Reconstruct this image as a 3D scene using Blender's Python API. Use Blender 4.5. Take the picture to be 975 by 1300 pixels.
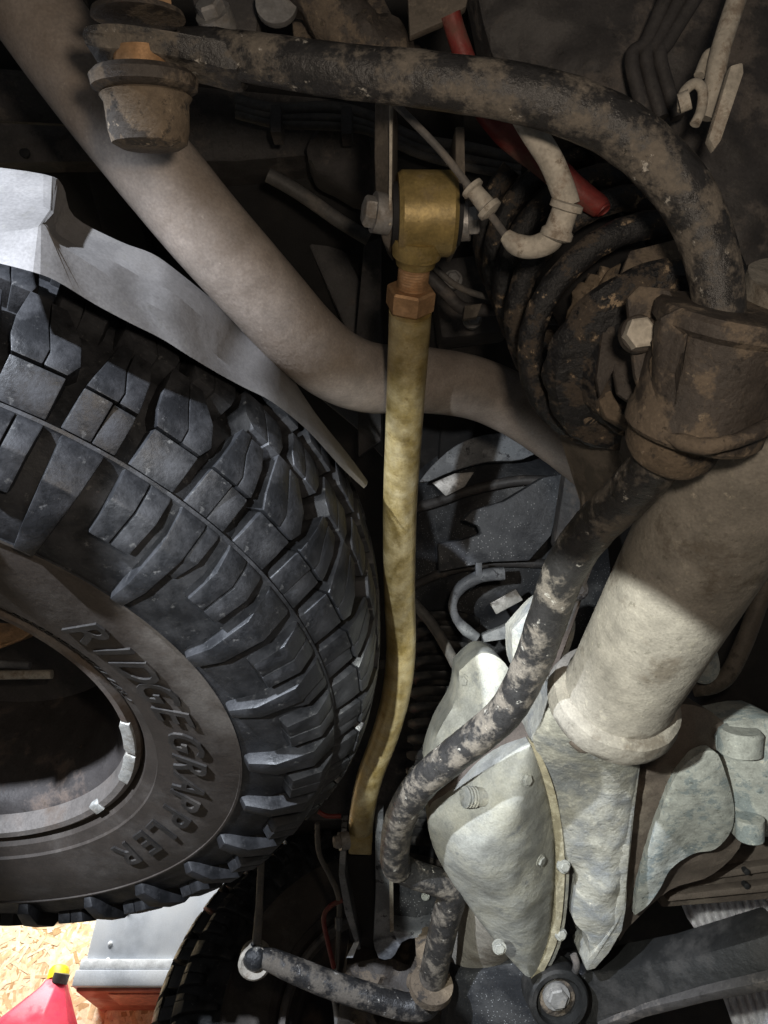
import bpy, bmesh, math, random
from mathutils import Vector, Matrix, noise
random.seed(7)
for o in list(bpy.data.objects): bpy.data.objects.remove(o)
S = bpy.context.scene
COL = S.collection
R = math.radians

# ------------------------------------------------------------------ camera
EL = R(44.0); FP = 950.0; CAM = Vector((0, 0, 0.9))
ce, se = math.cos(EL), math.sin(EL)
cd = bpy.data.cameras.new('camera'); cam = bpy.data.objects.new('camera', cd); COL.objects.link(cam)
cam.location = CAM; cam.rotation_euler = (R(90) + EL, 0, 0)
cd.sensor_fit = 'VERTICAL'; cd.sensor_height = 36.0; cd.lens = 36.0 * FP / 1300.0
cd.clip_start = 0.02; cd.clip_end = 60
S.camera = cam

def W(x, y, z):            # camera frame (right, up, forward) -> world
    return CAM + Vector((x, z * ce - y * se, z * se + y * ce))
def D(x, y, z):            # a direction, same frames
    return Vector((x, z * ce - y * se, z * se + y * ce)).normalized()
def U(px, py, d):          # point at measured depth d (m) along the optical axis
    return W((px - 487.5) * d / FP, (650 - py) * d / FP, d)

# ------------------------------------------------------------------ light
w = bpy.data.worlds.new('World'); S.world = w; w.use_nodes = True
bg = w.node_tree.nodes['Background']; bg.inputs[0].default_value = (0.9, 0.95, 1.0, 1); bg.inputs[1].default_value = 0.075
def lamp(name, kind, loc, target, power, color, size=0.03, spot=None, blend=0.1, area=None):
    l = bpy.data.lights.new(name, kind); o = bpy.data.objects.new(name, l); COL.objects.link(o)
    o.location = loc; l.energy = power; l.color = color
    o.rotation_euler = (Vector(target) - Vector(loc)).to_track_quat('-Z', 'Y').to_euler()
    if kind == 'AREA': l.shape = 'RECTANGLE'; l.size, l.size_y = area
    else: l.shadow_soft_size = size
    if spot: l.spot_size = R(spot); l.spot_blend = blend
    return o
# cool shop lamp standing at the near side of the vehicle, as high as the spare wheel
LP = W(-0.75, 0.75, -0.30)
lamp('shop_light', 'SPOT', LP, U(180, 795, 0.70), 235, (0.82, 0.89, 1.0), 0.015, 28, 0.45)
# work light left of the lens; second spot added for the gold bar
LQ = W(-0.20, 0.05, -0.02)
lamp('left_spot', 'SPOT', LQ, U(745, 1030, 0.92), 52, (0.97, 1.0, 0.93), 0.008, 30.5, 0.05)
lamp('left_spot', 'SPOT', LQ, U(515, 760, 0.95), 25, (0.90, 0.96, 1.0), 0.008, 32, 0.4)
# weak warm fill added next to the lens
lamp('lens_fill', 'SPOT', W(0.05, 0.06, 0.0), U(610, 300, 0.5), 5.6, (1.0, 0.85, 0.69), 0.02, 128, 0.9)
# ceiling light of the garage
lamp('ceiling_light', 'AREA', (-1.5, 2.55, 3.0), (-1.3, 3.0, 1.5), 70, (1.0, 0.98, 0.94), area=(1.2, 0.3))
S.view_settings.view_transform = 'Standard'; S.view_settings.look = 'None'
S.view_settings.exposure = 0.28; S.view_settings.gamma = 1.0; S.view_settings.use_curve_mapping = False
S.render.engine = 'CYCLES'
S.render.resolution_x = 768; S.render.resolution_y = 1024

# ------------------------------------------------------------------ materials
def mat(name, base, rough=0.6, metal=0.0, dirt=None, dscale=20, dlo=0.45, dhi=0.6, bump=0.3, bscale=60,
        dirt2=None, d2scale=60, d2lo=0.58, d2hi=0.66, stretch=None, speck=None, drough=0.9, dist=0.004, grain=420, chips=0.0, cscale=110):
    m = bpy.data.materials.new(name); m.use_nodes = True; nt = m.node_tree; N = nt.nodes; L = nt.links
    b = N['Principled BSDF']; b.inputs['Roughness'].default_value = rough; b.inputs['Metallic'].default_value = metal
    b.inputs['Specular IOR Level'].default_value = 0.4
    if chips:               # crisp edges between paint, dust and crust
        c_ = (dlo + dhi) / 2; h_ = (dhi - dlo) * 0.22; dlo, dhi = c_ - h_, c_ + h_
        c_ = (d2lo + d2hi) / 2; h_ = (d2hi - d2lo) * 0.25; d2lo, d2hi = c_ - h_, c_ + h_
    tc = N.new('ShaderNodeTexCoord'); src = tc.outputs['Object']
    if stretch:
        mp = N.new('ShaderNodeMapping'); mp.inputs['Scale'].default_value = stretch; L.new(src, mp.inputs[0]); src = mp.outputs[0]
    col = None
    def nz(scale, detail=6, rgh=0.62):
        n = N.new('ShaderNodeTexNoise'); n.inputs['Scale'].default_value = scale; n.inputs['Detail'].default_value = detail
        n.inputs['Roughness'].default_value = rgh; L.new(src, n.inputs['Vector']); return n.outputs[0]
    def ramp(f, a, c):
        r = N.new('ShaderNodeMapRange'); r.inputs[1].default_value = a; r.inputs[2].default_value = c
        L.new(f, r.inputs[0]); return r.outputs[0]
    def mix(f, A, B):
        x = N.new('ShaderNodeMix'); x.data_type = 'RGBA'; L.new(f, x.inputs[0])
        for v, i in ((A, 6), (B, 7)):
            if isinstance(v, tuple): x.inputs[i].default_value = (*v, 1)
            else: L.new(v, x.inputs[i])
        return x.outputs[2]
    # fine tone variation everywhere
    v = ramp(nz(dscale * 2.3), 0.3, 0.7)
    col = mix(v, tuple(c * 0.72 for c in base), tuple(min(1, c * 1.25) for c in base))
    hgt = nz(bscale, 8, 0.65)
    if dirt:
        f = ramp(nz(dscale, 12, 0.70) if chips else nz(dscale), dlo, dhi); col = mix(f, col, dirt)
        rm = N.new('ShaderNodeMapRange'); rm.inputs[3].default_value = rough; rm.inputs[4].default_value = drough
        L.new(f, rm.inputs[0]); L.new(rm.outputs[0], b.inputs['Roughness'])
        if metal:
            mm = N.new('ShaderNodeMapRange'); mm.inputs[3].default_value = metal; mm.inputs[4].default_value = 0
            L.new(f, mm.inputs[0]); L.new(mm.outputs[0], b.inputs['Metallic'])
    if dirt2: col = mix(ramp(nz(d2scale, 9, 0.7), d2lo, d2hi), col, dirt2)
    if speck:
        vo = N.new('ShaderNodeTexVoronoi'); vo.inputs['Scale'].default_value = speck[1]; L.new(src, vo.inputs['Vector'])
        nn = N.new('ShaderNodeMath'); nn.operation = 'MULTIPLY'
        L.new(ramp(vo.outputs['Distance'], 0.22, 0.12), nn.inputs[0]); L.new(ramp(nz(dscale), 0.42, 0.6), nn.inputs[1])
        col = mix(nn.outputs[0], col, speck[0])
    if chips:
        cn_ = nz(cscale, 10, 0.72); ch = ramp(cn_, 0.60, 0.63); ch2 = ramp(cn_, 0.40, 0.37)
        for f_, k_ in ((ch, 1 - chips), (ch2, 1 + chips * 0.8)):
            cm_ = N.new('ShaderNodeMix'); cm_.data_type = 'RGBA'; cm_.blend_type = 'MULTIPLY'; L.new(f_, cm_.inputs[0]); L.new(col, cm_.inputs[6])
            cm_.inputs[7].default_value = (k_, k_, k_ * 0.97, 1); cm_.clamp_result = False; col = cm_.outputs[2]
    gm = N.new('ShaderNodeMix'); gm.data_type = 'RGBA'; gm.blend_type = 'MULTIPLY'; gm.inputs[0].default_value = 1.0
    gr = N.new('ShaderNodeMapRange'); gr.inputs[1].default_value = 0.3; gr.inputs[2].default_value = 0.7; gr.inputs[3].default_value = 0.86; gr.inputs[4].default_value = 1.12
    gn = N.new('ShaderNodeTexNoise'); gn.inputs['Scale'].default_value = grain; gn.inputs['Detail'].default_value = 3; L.new(tc.outputs['Object'], gn.inputs['Vector'])
    L.new(gn.outputs[0], gr.inputs[0]); L.new(col, gm.inputs[6]); L.new(gr.outputs[0], gm.inputs[7]); col = gm.outputs[2]
    L.new(col, b.inputs['Base Color'])
    if bump:
        bp = N.new('ShaderNodeBump'); bp.inputs['Strength'].default_value = bump; bp.inputs['Distance'].default_value = dist
        L.new(hgt, bp.inputs['Height']); L.new(bp.outputs[0], b.inputs['Normal'])
    return m
M = {}
M['rubber'] = mat('rubber', (0.013, 0.0135, 0.015), 0.38, 0, (0.034, 0.0345, 0.038), 34, 0.40, 0.66, 0.35, 140, (0.15, 0.148, 0.145), 95, 0.60, 0.76, drough=0.7, dist=0.002)
M['sidewall'] = mat('sidewall', (0.056, 0.046, 0.039), 0.62, 0, (0.10, 0.088, 0.078), 9, 0.4, 0.7, 0.2, 90, (0.16, 0.14, 0.12), 40, 0.66, 0.85, drough=0.8, dist=0.002, chips=0.14, cscale=120)
M['letter'] = mat('letter', (0.030, 0.028, 0.027), 0.5, 0, (0.07, 0.062, 0.055), 30, 0.5, 0.7, 0.1)
M['sipe'] = mat('sipe', (0.012, 0.012, 0.013), 0.8, bump=0)
M['pipe'] = mat('pipe', (0.26, 0.222, 0.192), 0.6, 0.0, (0.20, 0.162, 0.132), 14, 0.42, 0.66, 0.25, 110, (0.33, 0.285, 0.245), 140, 0.62, 0.70, dist=0.002)
M['zinc'] = mat('zinc', (0.36, 0.265, 0.095), 0.30, 0.65, (0.43, 0.375, 0.24), 40, 0.35, 0.80, 0.22, 140, (0.23, 0.165, 0.07), 130, 0.58, 0.70, drough=0.5, dist=0.002, stretch=(1, 1, 0.3))
M['zinc_dull'] = mat('zinc_dull', (0.26, 0.19, 0.07), 0.45, 0.3, (0.19, 0.14, 0.065), 30, 0.5, 0.7, 0.15, 90, chips=0.25, cscale=130)
M['copper'] = mat('copper', (0.42, 0.25, 0.13), 0.4, 0.6, (0.3, 0.2, 0.12), 40, 0.5, 0.7, 0.15, 90)
M['bar'] = mat('bar', (0.026, 0.025, 0.025), 0.32, 0.1, (0.118, 0.102, 0.084), 34, 0.42, 0.64, 0.6, 130, (0.34, 0.32, 0.285), 80, 0.60, 0.69, dist=0.003, chips=0.5, cscale=150)
M['bar_black'] = mat('bar_black', (0.022, 0.023, 0.025), 0.3, 0, (0.20, 0.19, 0.17), 30, 0.52, 0.62, 0.7, 90, (0.5, 0.49, 0.44), 70, 0.58, 0.64, dist=0.005, chips=0.5, cscale=120)
M['mud'] = mat('mud', (0.125, 0.095, 0.066), 0.85, 0, (0.045, 0.038, 0.032), 30, 0.52, 0.62, 0.7, 80, (0.25, 0.20, 0.145), 70, 0.60, 0.66, chips=0.5, cscale=130)
M['brack'] = mat('bracket_mud', (0.045, 0.037, 0.031), 0.6, 0, (0.125, 0.098, 0.072), 22, 0.46, 0.60, 0.7, 80, (0.20, 0.16, 0.115), 60, 0.62, 0.68, chips=0.6, cscale=120)
M['axle'] = mat('axle', (0.25, 0.23, 0.197), 0.8, 0, (0.145, 0.125, 0.10), 14, 0.48, 0.68, 0.5, 80, (0.42, 0.38, 0.31), 70, 0.6, 0.75, chips=0.28, cscale=100)
M['diff'] = mat('diff', (0.33, 0.318, 0.27), 0.75, 0, (0.20, 0.206, 0.205), 24, 0.45, 0.64, 0.7, 95, (0.50, 0.475, 0.40), 60, 0.56, 0.70, chips=0.0)
M['diffcover'] = mat('diffcover', (0.245, 0.245, 0.225), 0.6, 0, (0.32, 0.31, 0.26), 20, 0.42, 0.64, 0.4, 90, (0.13, 0.135, 0.137), 36, 0.57, 0.72, chips=0.0)
M['seam'] = mat('seam', (0.30, 0.265, 0.18), 0.8, 0, (0.42, 0.38, 0.27), 40, 0.5, 0.6, 0.4, 90, chips=0.3, cscale=120)
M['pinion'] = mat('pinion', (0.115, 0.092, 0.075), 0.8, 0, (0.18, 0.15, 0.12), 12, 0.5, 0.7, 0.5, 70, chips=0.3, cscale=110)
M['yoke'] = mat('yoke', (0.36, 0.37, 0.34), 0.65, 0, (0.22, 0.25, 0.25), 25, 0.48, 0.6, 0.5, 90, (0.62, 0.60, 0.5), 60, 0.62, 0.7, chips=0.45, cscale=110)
M['shield'] = mat('shield', (0.175, 0.168, 0.165), 0.55, 0.2, (0.14, 0.132, 0.126), 6, 0.45, 0.7, 0.12, 40, chips=0.08, cscale=60)
M['black'] = mat('black', (0.018, 0.017, 0.017), 0.7, 0, (0.05, 0.044, 0.04), 9, 0.5, 0.75, 0.3, 50)
M['frame'] = mat('frame', (0.055, 0.051, 0.050), 0.55, 0, (0.12, 0.105, 0.095), 16, 0.48, 0.66, 0.4, 60, chips=0.35, cscale=90)
M['panel'] = mat('panel', (0.020, 0.021, 0.024), 0.45, 0, (0.05, 0.05, 0.052), 14, 0.45, 0.65, 0.4, 60, speck=((0.30, 0.31, 0.32), 240))
M['arm'] = mat('arm', (0.013, 0.013, 0.013), 0.5, 0, (0.035, 0.032, 0.03), 14, 0.5, 0.7, 0.4, 70)
M['speckled'] = mat('speckled', (0.05, 0.052, 0.058), 0.5, 0, (0.11, 0.112, 0.118), 20, 0.45, 0.6, 0.5, 90, speck=((0.5, 0.5, 0.5), 200))
M['liner'] = mat('liner', (0.13, 0.135, 0.145), 0.55, 0, (0.23, 0.235, 0.245), 16, 0.45, 0.6, 0.4, 70, (0.05, 0.05, 0.055), 70, 0.56, 0.64, chips=0.3, cscale=110)
M['steelgrey'] = mat('steelgrey', (0.30, 0.29, 0.28), 0.45, 0.5, (0.16, 0.14, 0.12), 40, 0.5, 0.65, 0.2)
M['plate'] = mat('plate', (0.11, 0.093, 0.075), 0.6, 0, (0.065, 0.056, 0.045), 14, 0.48, 0.66, 0.3, 70, chips=0.35, cscale=110)
M['hose'] = mat('hose', (0.36, 0.33, 0.28), 0.7, 0, (0.24, 0.2, 0.16), 30, 0.5, 0.66, 0.3, 80, chips=0.25, cscale=120)
M['cable'] = mat('cable', (0.09, 0.085, 0.08), 0.6, 0, (0.16, 0.14, 0.12), 30, 0.5, 0.66, 0.2)
M['redline'] = mat('redline', (0.15, 0.022, 0.018), 0.5, 0, (0.12, 0.06, 0.045), 22, 0.5, 0.64, 0.3)
M['rim'] = mat('rim', (0.075, 0.068, 0.066), 0.45, 0.2, (0.15, 0.115, 0.095), 10, 0.46, 0.66, 0.3, 40, (0.2, 0.16, 0.13), 60, 0.64, 0.74, chips=0.3, cscale=60)
M['rimlip'] = mat('rimlip', (0.21, 0.19, 0.175), 0.45, 0.3, (0.13, 0.10, 0.08), 14, 0.5, 0.66, 0.2)
M['lead'] = mat('lead', (0.55, 0.55, 0.52), 0.5, 0.3, (0.36, 0.34, 0.3), 60, 0.5, 0.62, 0.25, chips=0.25, cscale=150)
M['coil'] = mat('coil', (0.014, 0.014, 0.015), 0.4, 0, (0.06, 0.047, 0.036), 40, 0.48, 0.58, 0.9, 100, (0.24, 0.18, 0.12), 80, 0.60, 0.64, chips=0.6, cscale=120)
M['bellow'] = mat('bellow', (0.018, 0.018, 0.019), 0.45, 0, (0.06, 0.055, 0.05), 30, 0.5, 0.66, 0.4)
M['foil'] = mat('foil', (0.80, 0.79, 0.82), 0.35, 0.2, (0.66, 0.62, 0.62), 20, 0.5, 0.7, 0.3)
M['cabgrey'] = mat('cabinet_grey', (0.46, 0.50, 0.56), 0.5, 0.1, (0.56, 0.59, 0.63), 3, 0.42, 0.6, 0.05)
M['cabtrim'] = mat('cabinet_trim', (0.66, 0.69, 0.72), 0.45, 0, bump=0)
M['cabred'] = mat('cabinet_red', (0.42, 0.12, 0.085), 0.5, 0, (0.36, 0.10, 0.07), 8, 0.45, 0.6, 0.05)
M['cabred2'] = mat('cabinet_red_light', (0.58, 0.20, 0.15), 0.5, bump=0)
M['can'] = mat('can', (0.72, 0.035, 0.085), 0.42, 0, (0.66, 0.05, 0.09), 8, 0.45, 0.6, 0.08)
M['yellow'] = mat('yellow', (0.80, 0.62, 0.02), 0.45, bump=0)
M['chrome'] = mat('dark_cap', (0.06, 0.06, 0.06), 0.4, bump=0)
M['wood'] = mat('wood', (0.62, 0.46, 0.26), 0.7, 0, (0.5, 0.34, 0.18), 10, 0.45, 0.6, 0.2, stretch=(1, 1, 0.15))
M['concrete'] = mat('concrete', (0.34, 0.33, 0.32), 0.8, 0, (0.26, 0.25, 0.24), 3, 0.4, 0.6, 0.1)

def osb():
    m = bpy.data.materials.new('strand_board'); m.use_nodes = True; nt = m.node_tree; N = nt.nodes; L = nt.links
    b = N['Principled BSDF']; b.inputs['Roughness'].default_value = 0.7
    tc = N.new('ShaderNodeTexCoord'); prev = None
    nd = N.new('ShaderNodeTexNoise'); nd.inputs['Scale'].default_value = 14; L.new(tc.outputs['Object'], nd.inputs['Vector'])
    for k, (rot, sc) in enumerate(((0.5, 105), (-0.7, 130), (1.5, 115))):
        mp = N.new('ShaderNodeMapping'); mp.inputs['Rotation'].default_value = (0, rot, 0); mp.inputs['Scale'].default_value = (1, 1, 0.22)
        ad = N.new('ShaderNodeMix'); ad.data_type = 'VECTOR'; ad.inputs[0].default_value = 0.03
        L.new(tc.outputs['Object'], ad.inputs[4]); L.new(nd.outputs[1], ad.inputs[5]); L.new(ad.outputs[1], mp.inputs[0])
        vo = N.new('ShaderNodeTexVoronoi'); vo.inputs['Scale'].default_value = sc; L.new(mp.outputs[0], vo.inputs['Vector'])
        sp = N.new('ShaderNodeSeparateColor'); L.new(vo.outputs['Color'], sp.inputs[0])
        cr = N.new('ShaderNodeValToRGB'); e = cr.color_ramp.elements
        e[0].color = (0.40, 0.25, 0.12, 1); e[1].color = (0.76, 0.60, 0.38, 1); e[1].position = 0.34
        e.new(0.8).color = (0.86, 0.74, 0.52, 1)
        L.new(sp.outputs[0], cr.inputs[0])
        if prev is None: prev = cr.outputs[0]
        else:
            x = N.new('ShaderNodeMix'); x.data_type = 'RGBA'; g = N.new('ShaderNodeMath'); g.operation = 'GREATER_THAN'; g.inputs[1].default_value = 0.5
            L.new(sp.outputs[1], g.inputs[0]); L.new(g.outputs[0], x.inputs[0]); L.new(prev, x.inputs[6]); L.new(cr.outputs[0], x.inputs[7]); prev = x.outputs[2]
    L.new(prev, b.inputs['Base Color']); return m
M['osb'] = osb()

# ------------------------------------------------------------------ builders
ORG = {}
def thing(name, label, cat, loc, group=None):
    o = bpy.data.objects.new(name, None); COL.objects.link(o); o.location = loc; o.empty_display_size = 0.05
    o['label'] = label; o['category'] = cat
    if group: o['group'] = group
    ORG[o.name] = Vector(loc); return o
def tag(o, label, cat, group=None):
    o['label'] = label; o['category'] = cat
    if group: o['group'] = group
    return o
def mk(name, V, F, m, parent=None, smooth=None, bevel=0, bseg=2, local=False, weld=False):
    org = Vector((0, 0, 0))
    if not local:
        org = ORG[parent.name] if parent else sum((Vector(v) for v in V), Vector()) / len(V)
    bm = bmesh.new(); vs = [bm.verts.new(Vector(v) - org) for v in V]
    for f in F:
        try: bm.faces.new([vs[i] for i in f])
        except ValueError: pass
    if weld: bmesh.ops.remove_doubles(bm, verts=bm.verts, dist=2e-4)
    bmesh.ops.recalc_face_normals(bm, faces=bm.faces)
    if bevel:
        es = [e for e in bm.edges if len(e.link_faces) == 2 and e.calc_face_angle(0) > R(28)]
        bmesh.ops.bevel(bm, geom=es, offset=bevel, segments=bseg, affect='EDGES', profile=0.6, clamp_overlap=True)
    me = bpy.data.meshes.new(name); bm.to_mesh(me); bm.free()
    if smooth is not None:
        me.shade_smooth(); me.set_sharp_from_angle(angle=R(smooth))
    me.materials.append(M[m] if isinstance(m, str) else m)
    o = bpy.data.objects.new(name, me); COL.objects.link(o)
    if parent:
        o.parent = parent
        if not local: ORG[o.name] = org
    elif not local: o.location = org; ORG[o.name] = org
    return o
def cr(pts, n):            # Catmull-Rom through tuples
    out = []; P = [pts[0]] + list(pts) + [pts[-1]]
    for i in range(1, len(P) - 2):
        a, b, c, d = P[i - 1:i + 3]
        for k in range(n):
            t = k / n
            out.append(tuple(0.5 * (2 * b[j] + (c[j] - a[j]) * t + (2 * a[j] - 5 * b[j] + 4 * c[j] - d[j]) * t * t + (3 * b[j] - a[j] - 3 * c[j] + d[j]) * t ** 3) for j in range(len(b))))
    out.append(tuple(pts[-1])); return out
def sweep(C, rad, seg=18, lump=0, freq=40, flat=None):
    V = []; F = []; n = len(C); up = None
    for i in range(n):
        t = (C[min(i + 1, n - 1)] - C[max(i - 1, 0)]).normalized()
        if up is None: up = t.orthogonal().normalized()
        up = (up - t * up.dot(t)).normalized(); sd = t.cross(up)
        for k in range(seg):
            a = 2 * math.pi * k / seg; dr = up * math.cos(a) + sd * math.sin(a); r = rad[i]
            p = C[i] + dr * r
            if lump: p += dr * lump * (noise.noise(p * freq) + 0.6 * noise.noise(p * freq * 2.7))
            V.append(p)
        if i:
            for k in range(seg):
                F.append(((i - 1) * seg + k, (i - 1) * seg + (k + 1) % seg, i * seg + (k + 1) % seg, i * seg + k))
    F.append(tuple(range(seg))); F.append(tuple((n - 1) * seg + k for k in range(seg)))
    return V, F
def tube(name, pts, r, m, parent=None, n=8, seg=18, lump=0, freq=40):   # pts (px, py, depth[, radius])
    q = cr([p if len(p) == 4 else (*p, r) for p in pts], n)
    V, F = sweep([U(*p[:3]) for p in q], [p[3] for p in q], seg, lump, freq)
    return mk(name, V, F, m, parent, smooth=50)
def lathe(name, A, ax, prof, m, parent=None, seg=32, lump=0, freq=40, smooth=35):   # prof (along, radius)
    A = Vector(A); ax = Vector(ax).normalized()
    up = ax.orthogonal().normalized(); sd = ax.cross(up); V = []; F = []
    for i, (h, r) in enumerate(prof):
        for k in range(seg):
            a = 2 * math.pi * k / seg; dr = up * math.cos(a) + sd * math.sin(a); p = A + ax * h + dr * max(r, 1e-5)
            if lump: p += dr * lump * (noise.noise(p * freq) + .6 * noise.noise(p * freq * 2.7))
            V.append(p)
        if i:
            for k in range(seg): F.append(((i - 1) * seg + k, (i - 1) * seg + (k + 1) % seg, i * seg + (k + 1) % seg, i * seg + k))
    F.append(tuple(range(seg))); F.append(tuple((len(prof) - 1) * seg + k for k in range(seg)))
    return mk(name, V, F, m, parent, smooth=smooth)
def bolt(c, ax, r, h, m, parent, name='bolt', washer=True):
    ax = Vector(ax).normalized(); up = ax.orthogonal().normalized(); sd = ax.cross(up); V = []; F = []
    b = 0
    if washer:
        for z, rr in ((-h, r * 1.3), (0.25 * h, r * 1.3)):
            for k in range(18): a = 2 * math.pi * k / 18; V.append(c + ax * z + (up * math.cos(a) + sd * math.sin(a)) * rr)
        for k in range(18): F.append((k, (k + 1) % 18, 18 + (k + 1) % 18, 18 + k))
        F.append(tuple(range(18, 36))); b = 36
    rows = ((-h, r), (h * 0.82, r), (h, r * 0.84))
    for z, rr in rows:
        for k in range(6): a = 2 * math.pi * k / 6 + .3; V.append(c + ax * z + (up * math.cos(a) + sd * math.sin(a)) * rr)
    for i in range(2):
        for k in range(6): F.append((b + i * 6 + k, b + i * 6 + (k + 1) % 6, b + i * 6 + 6 + (k + 1) % 6, b + i * 6 + 6 + k))
    F.append(tuple(b + 12 + k for k in range(6)))
    return mk(name, V, F, m, parent, smooth=25)
def away(P, k):            # push a point further along +forward, keeping parallel sides
    return P + D(0, 0, 1) * k
def slab(name, out, thick, m, parent=None, bevel=0.002, vec=None, n=0, smooth=30):
    """solid plate: front outline (px,py,depth), extruded by thick along vec (default: away from view)"""
    if n: out = cr(list(out) + [out[0]], n)[:-1]
    A = [U(*p) for p in out]; v = (vec if vec is not None else D(0, 0, 1)) * thick
    k = len(A); V = A + [p + v for p in A]
    F = [tuple(range(k)), tuple(range(2 * k - 1, k - 1, -1))] + [(i, (i + 1) % k, k + (i + 1) % k, k + i) for i in range(k)]
    return mk(name, V, F, m, parent, smooth=smooth, bevel=bevel)
from mathutils.geometry import delaunay_2d_cdt
from mathutils.bvhtree import BVHTree
BV = {}
def dome(name, out, ctr, bulge, back, m, parent=None, rings=7, n=5, lump=0.0, freq=30, pw=2.0, step=7.0, key=None, dents=()):
    """closed rounded casting: outline (px,py,d) swelling toward the viewer by bulge inside its rim; back = depth of its body
    dents: (px, py, radius px, height m)"""
    o = cr(list(out) + [out[0]], n)[:-1]; k = len(o); O2 = [Vector((p[0], p[1])) for p in o]
    seg = [(O2[i], O2[(i + 1) % k]) for i in range(k)]
    def dist(q):
        best = 1e9
        for a_, b_ in seg:
            d_ = b_ - a_; t = max(0, min(1, (q - a_).dot(d_) / max(d_.length_squared, 1e-9))); best = min(best, (a_ + d_ * t - q).length)
        return best
    def inside(q):
        c = False
        for a_, b_ in seg:
            if (a_.y > q.y) != (b_.y > q.y) and q.x < (b_.x - a_.x) * (q.y - a_.y) / (b_.y - a_.y) + a_.x: c = not c
        return c
    x0, x1 = min(p.x for p in O2), max(p.x for p in O2); y0, y1 = min(p.y for p in O2), max(p.y for p in O2)
    pts = list(O2); y = y0 + step / 2; row = 0
    while y < y1:
        x = x0 + step / 2 + (row % 2) * step / 2
        while x < x1:
            q = Vector((x, y))
            if inside(q) and dist(q) > step * .45: pts.append(q)
            x += step
        y += step * .87; row += 1
    vs, es, fs, *_ = delaunay_2d_cdt(pts, [(i, (i + 1) % k) for i in range(k)], [], 1, 1e-6)
    ds = [dist(q) for q in vs]; wmax = max(ds) * .98; V = []; vdir = -D(0, 0, 1); hh = []
    cs = ctr if isinstance(ctr, list) else []
    nb = [[] for _ in vs]
    for a_, b_ in es: nb[a_].append(b_); nb[b_].append(a_)
    dep = []
    for q in vs:
        W_ = D_ = 0
        for p in o:
            ww = 1 / (((p[0] - q.x) ** 2 + (p[1] - q.y) ** 2) ** 1.3 + 1e-4); W_ += ww; D_ += ww * p[2]
        dep.append(D_ / W_)
    hh = [bulge * (1 - (1 - min(d_ / wmax, 1)) ** pw) for d_ in ds]
    for _ in range(6):
        hh = [h if ds[i] < .3 else .4 * h + .6 * sum(hh[j] for j in nb[i]) / max(1, len(nb[i])) for i, h in enumerate(hh)]
    for i, q in enumerate(vs):
        P = U(q.x, q.y, dep[i]); e = min(1, ds[i] / (2.5 * step))
        h = hh[i]
        for (cx, cy, cr_, ch) in dents: h += ch * math.exp(-((q.x - cx) ** 2 + (q.y - cy) ** 2) / cr_ ** 2)
        if lump: h += e * lump * (noise.noise(P * freq) + .5 * noise.noise(P * freq * 2.6))
        V.append(P + vdir * h)
    nv = len(V); F = [tuple(f) for f in fs]
    BV[key or name] = BVHTree.FromPolygons([v.copy() for v in V], F)
    bi = [i for i in range(nv) if ds[i] < .2]
    # boundary loop from the triangulation itself
    cnt = {}
    for f in F:
        for a_, b_ in zip(f, f[1:] + f[:1]): cnt[(a_, b_)] = 1
    bd_ = [(a_, b_) for (a_, b_) in cnt if (b_, a_) not in cnt]; mp = {}
    for a_, b_ in bd_:
        for i in (a_, b_):
            if i not in mp: mp[i] = len(V); V.append(V[i] + D(0, 0, 1) * back)
    F += [(b_, a_, mp[a_], mp[b_]) for a_, b_ in bd_]
    nxt = {a_: b_ for a_, b_ in bd_}; st_ = bd_[0][0]; lp = [st_]
    while nxt[lp[-1]] != st_ and len(lp) < len(bd_): lp.append(nxt[lp[-1]])
    F.append(tuple(mp[i] for i in lp))
    return mk(name, V, F, m, parent, smooth=42)
def on(key, px, py):       # point and outward normal of a casting's face seen at the pixel
    d = (U(px, py, 1) - CAM).normalized(); p, nn, i, t = BV[key].ray_cast(CAM, d)
    if p is None: return U(px, py, .95), -D(0, 0, 1)
    return p, (nn if nn.dot(d) < 0 else -nn)
def loft(name, rows, thick, m, parent=None, n=4, lump=0, freq=20, smooth=50):
    """folded sheet: rows of (px,py,d) with equal counts, given thickness"""
    rows = [cr(r, n) for r in rows]; V = [U(*p) for r in rows for p in r]; c = len(rows[0]); rN = len(rows)
    if lump: V = [v + D(0, 0, 1) * lump * noise.noise(v * freq) for v in V]
    k = len(V); v2 = D(0, 0.35, 1) * thick; V += [p + v2 for p in V]; F = []
    for i in range(rN - 1):
        for j in range(c - 1):
            q = (i * c + j, i * c + j + 1, (i + 1) * c + j + 1, (i + 1) * c + j); F.append(q); F.append(tuple(k + x for x in q[::-1]))
    for j in range(c - 1):
        F.append((j, j + 1, k + j + 1, k + j)); b = (rN - 1) * c; F.append((b + j, b + j + 1, k + b + j + 1, k + b + j))
    for i in range(rN - 1):
        for b in (i * c, i * c + c - 1): F.append((b, b + c, k + b + c, k + b))
    return mk(name, V, F, m, parent, smooth=smooth)
def box(name, lo, hi, m, parent=None, bevel=0.004):
    V = [Vector((x, y, z)) for x in (lo[0], hi[0]) for y in (lo[1], hi[1]) for z in (lo[2], hi[2])]
    F = [(0, 1, 3, 2), (4, 6, 7, 5), (0, 4, 5, 1), (2, 3, 7, 6), (0, 2, 6, 4), (1, 5, 7, 3)]
    return mk(name, V, F, m, parent, smooth=30, bevel=bevel)

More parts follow.
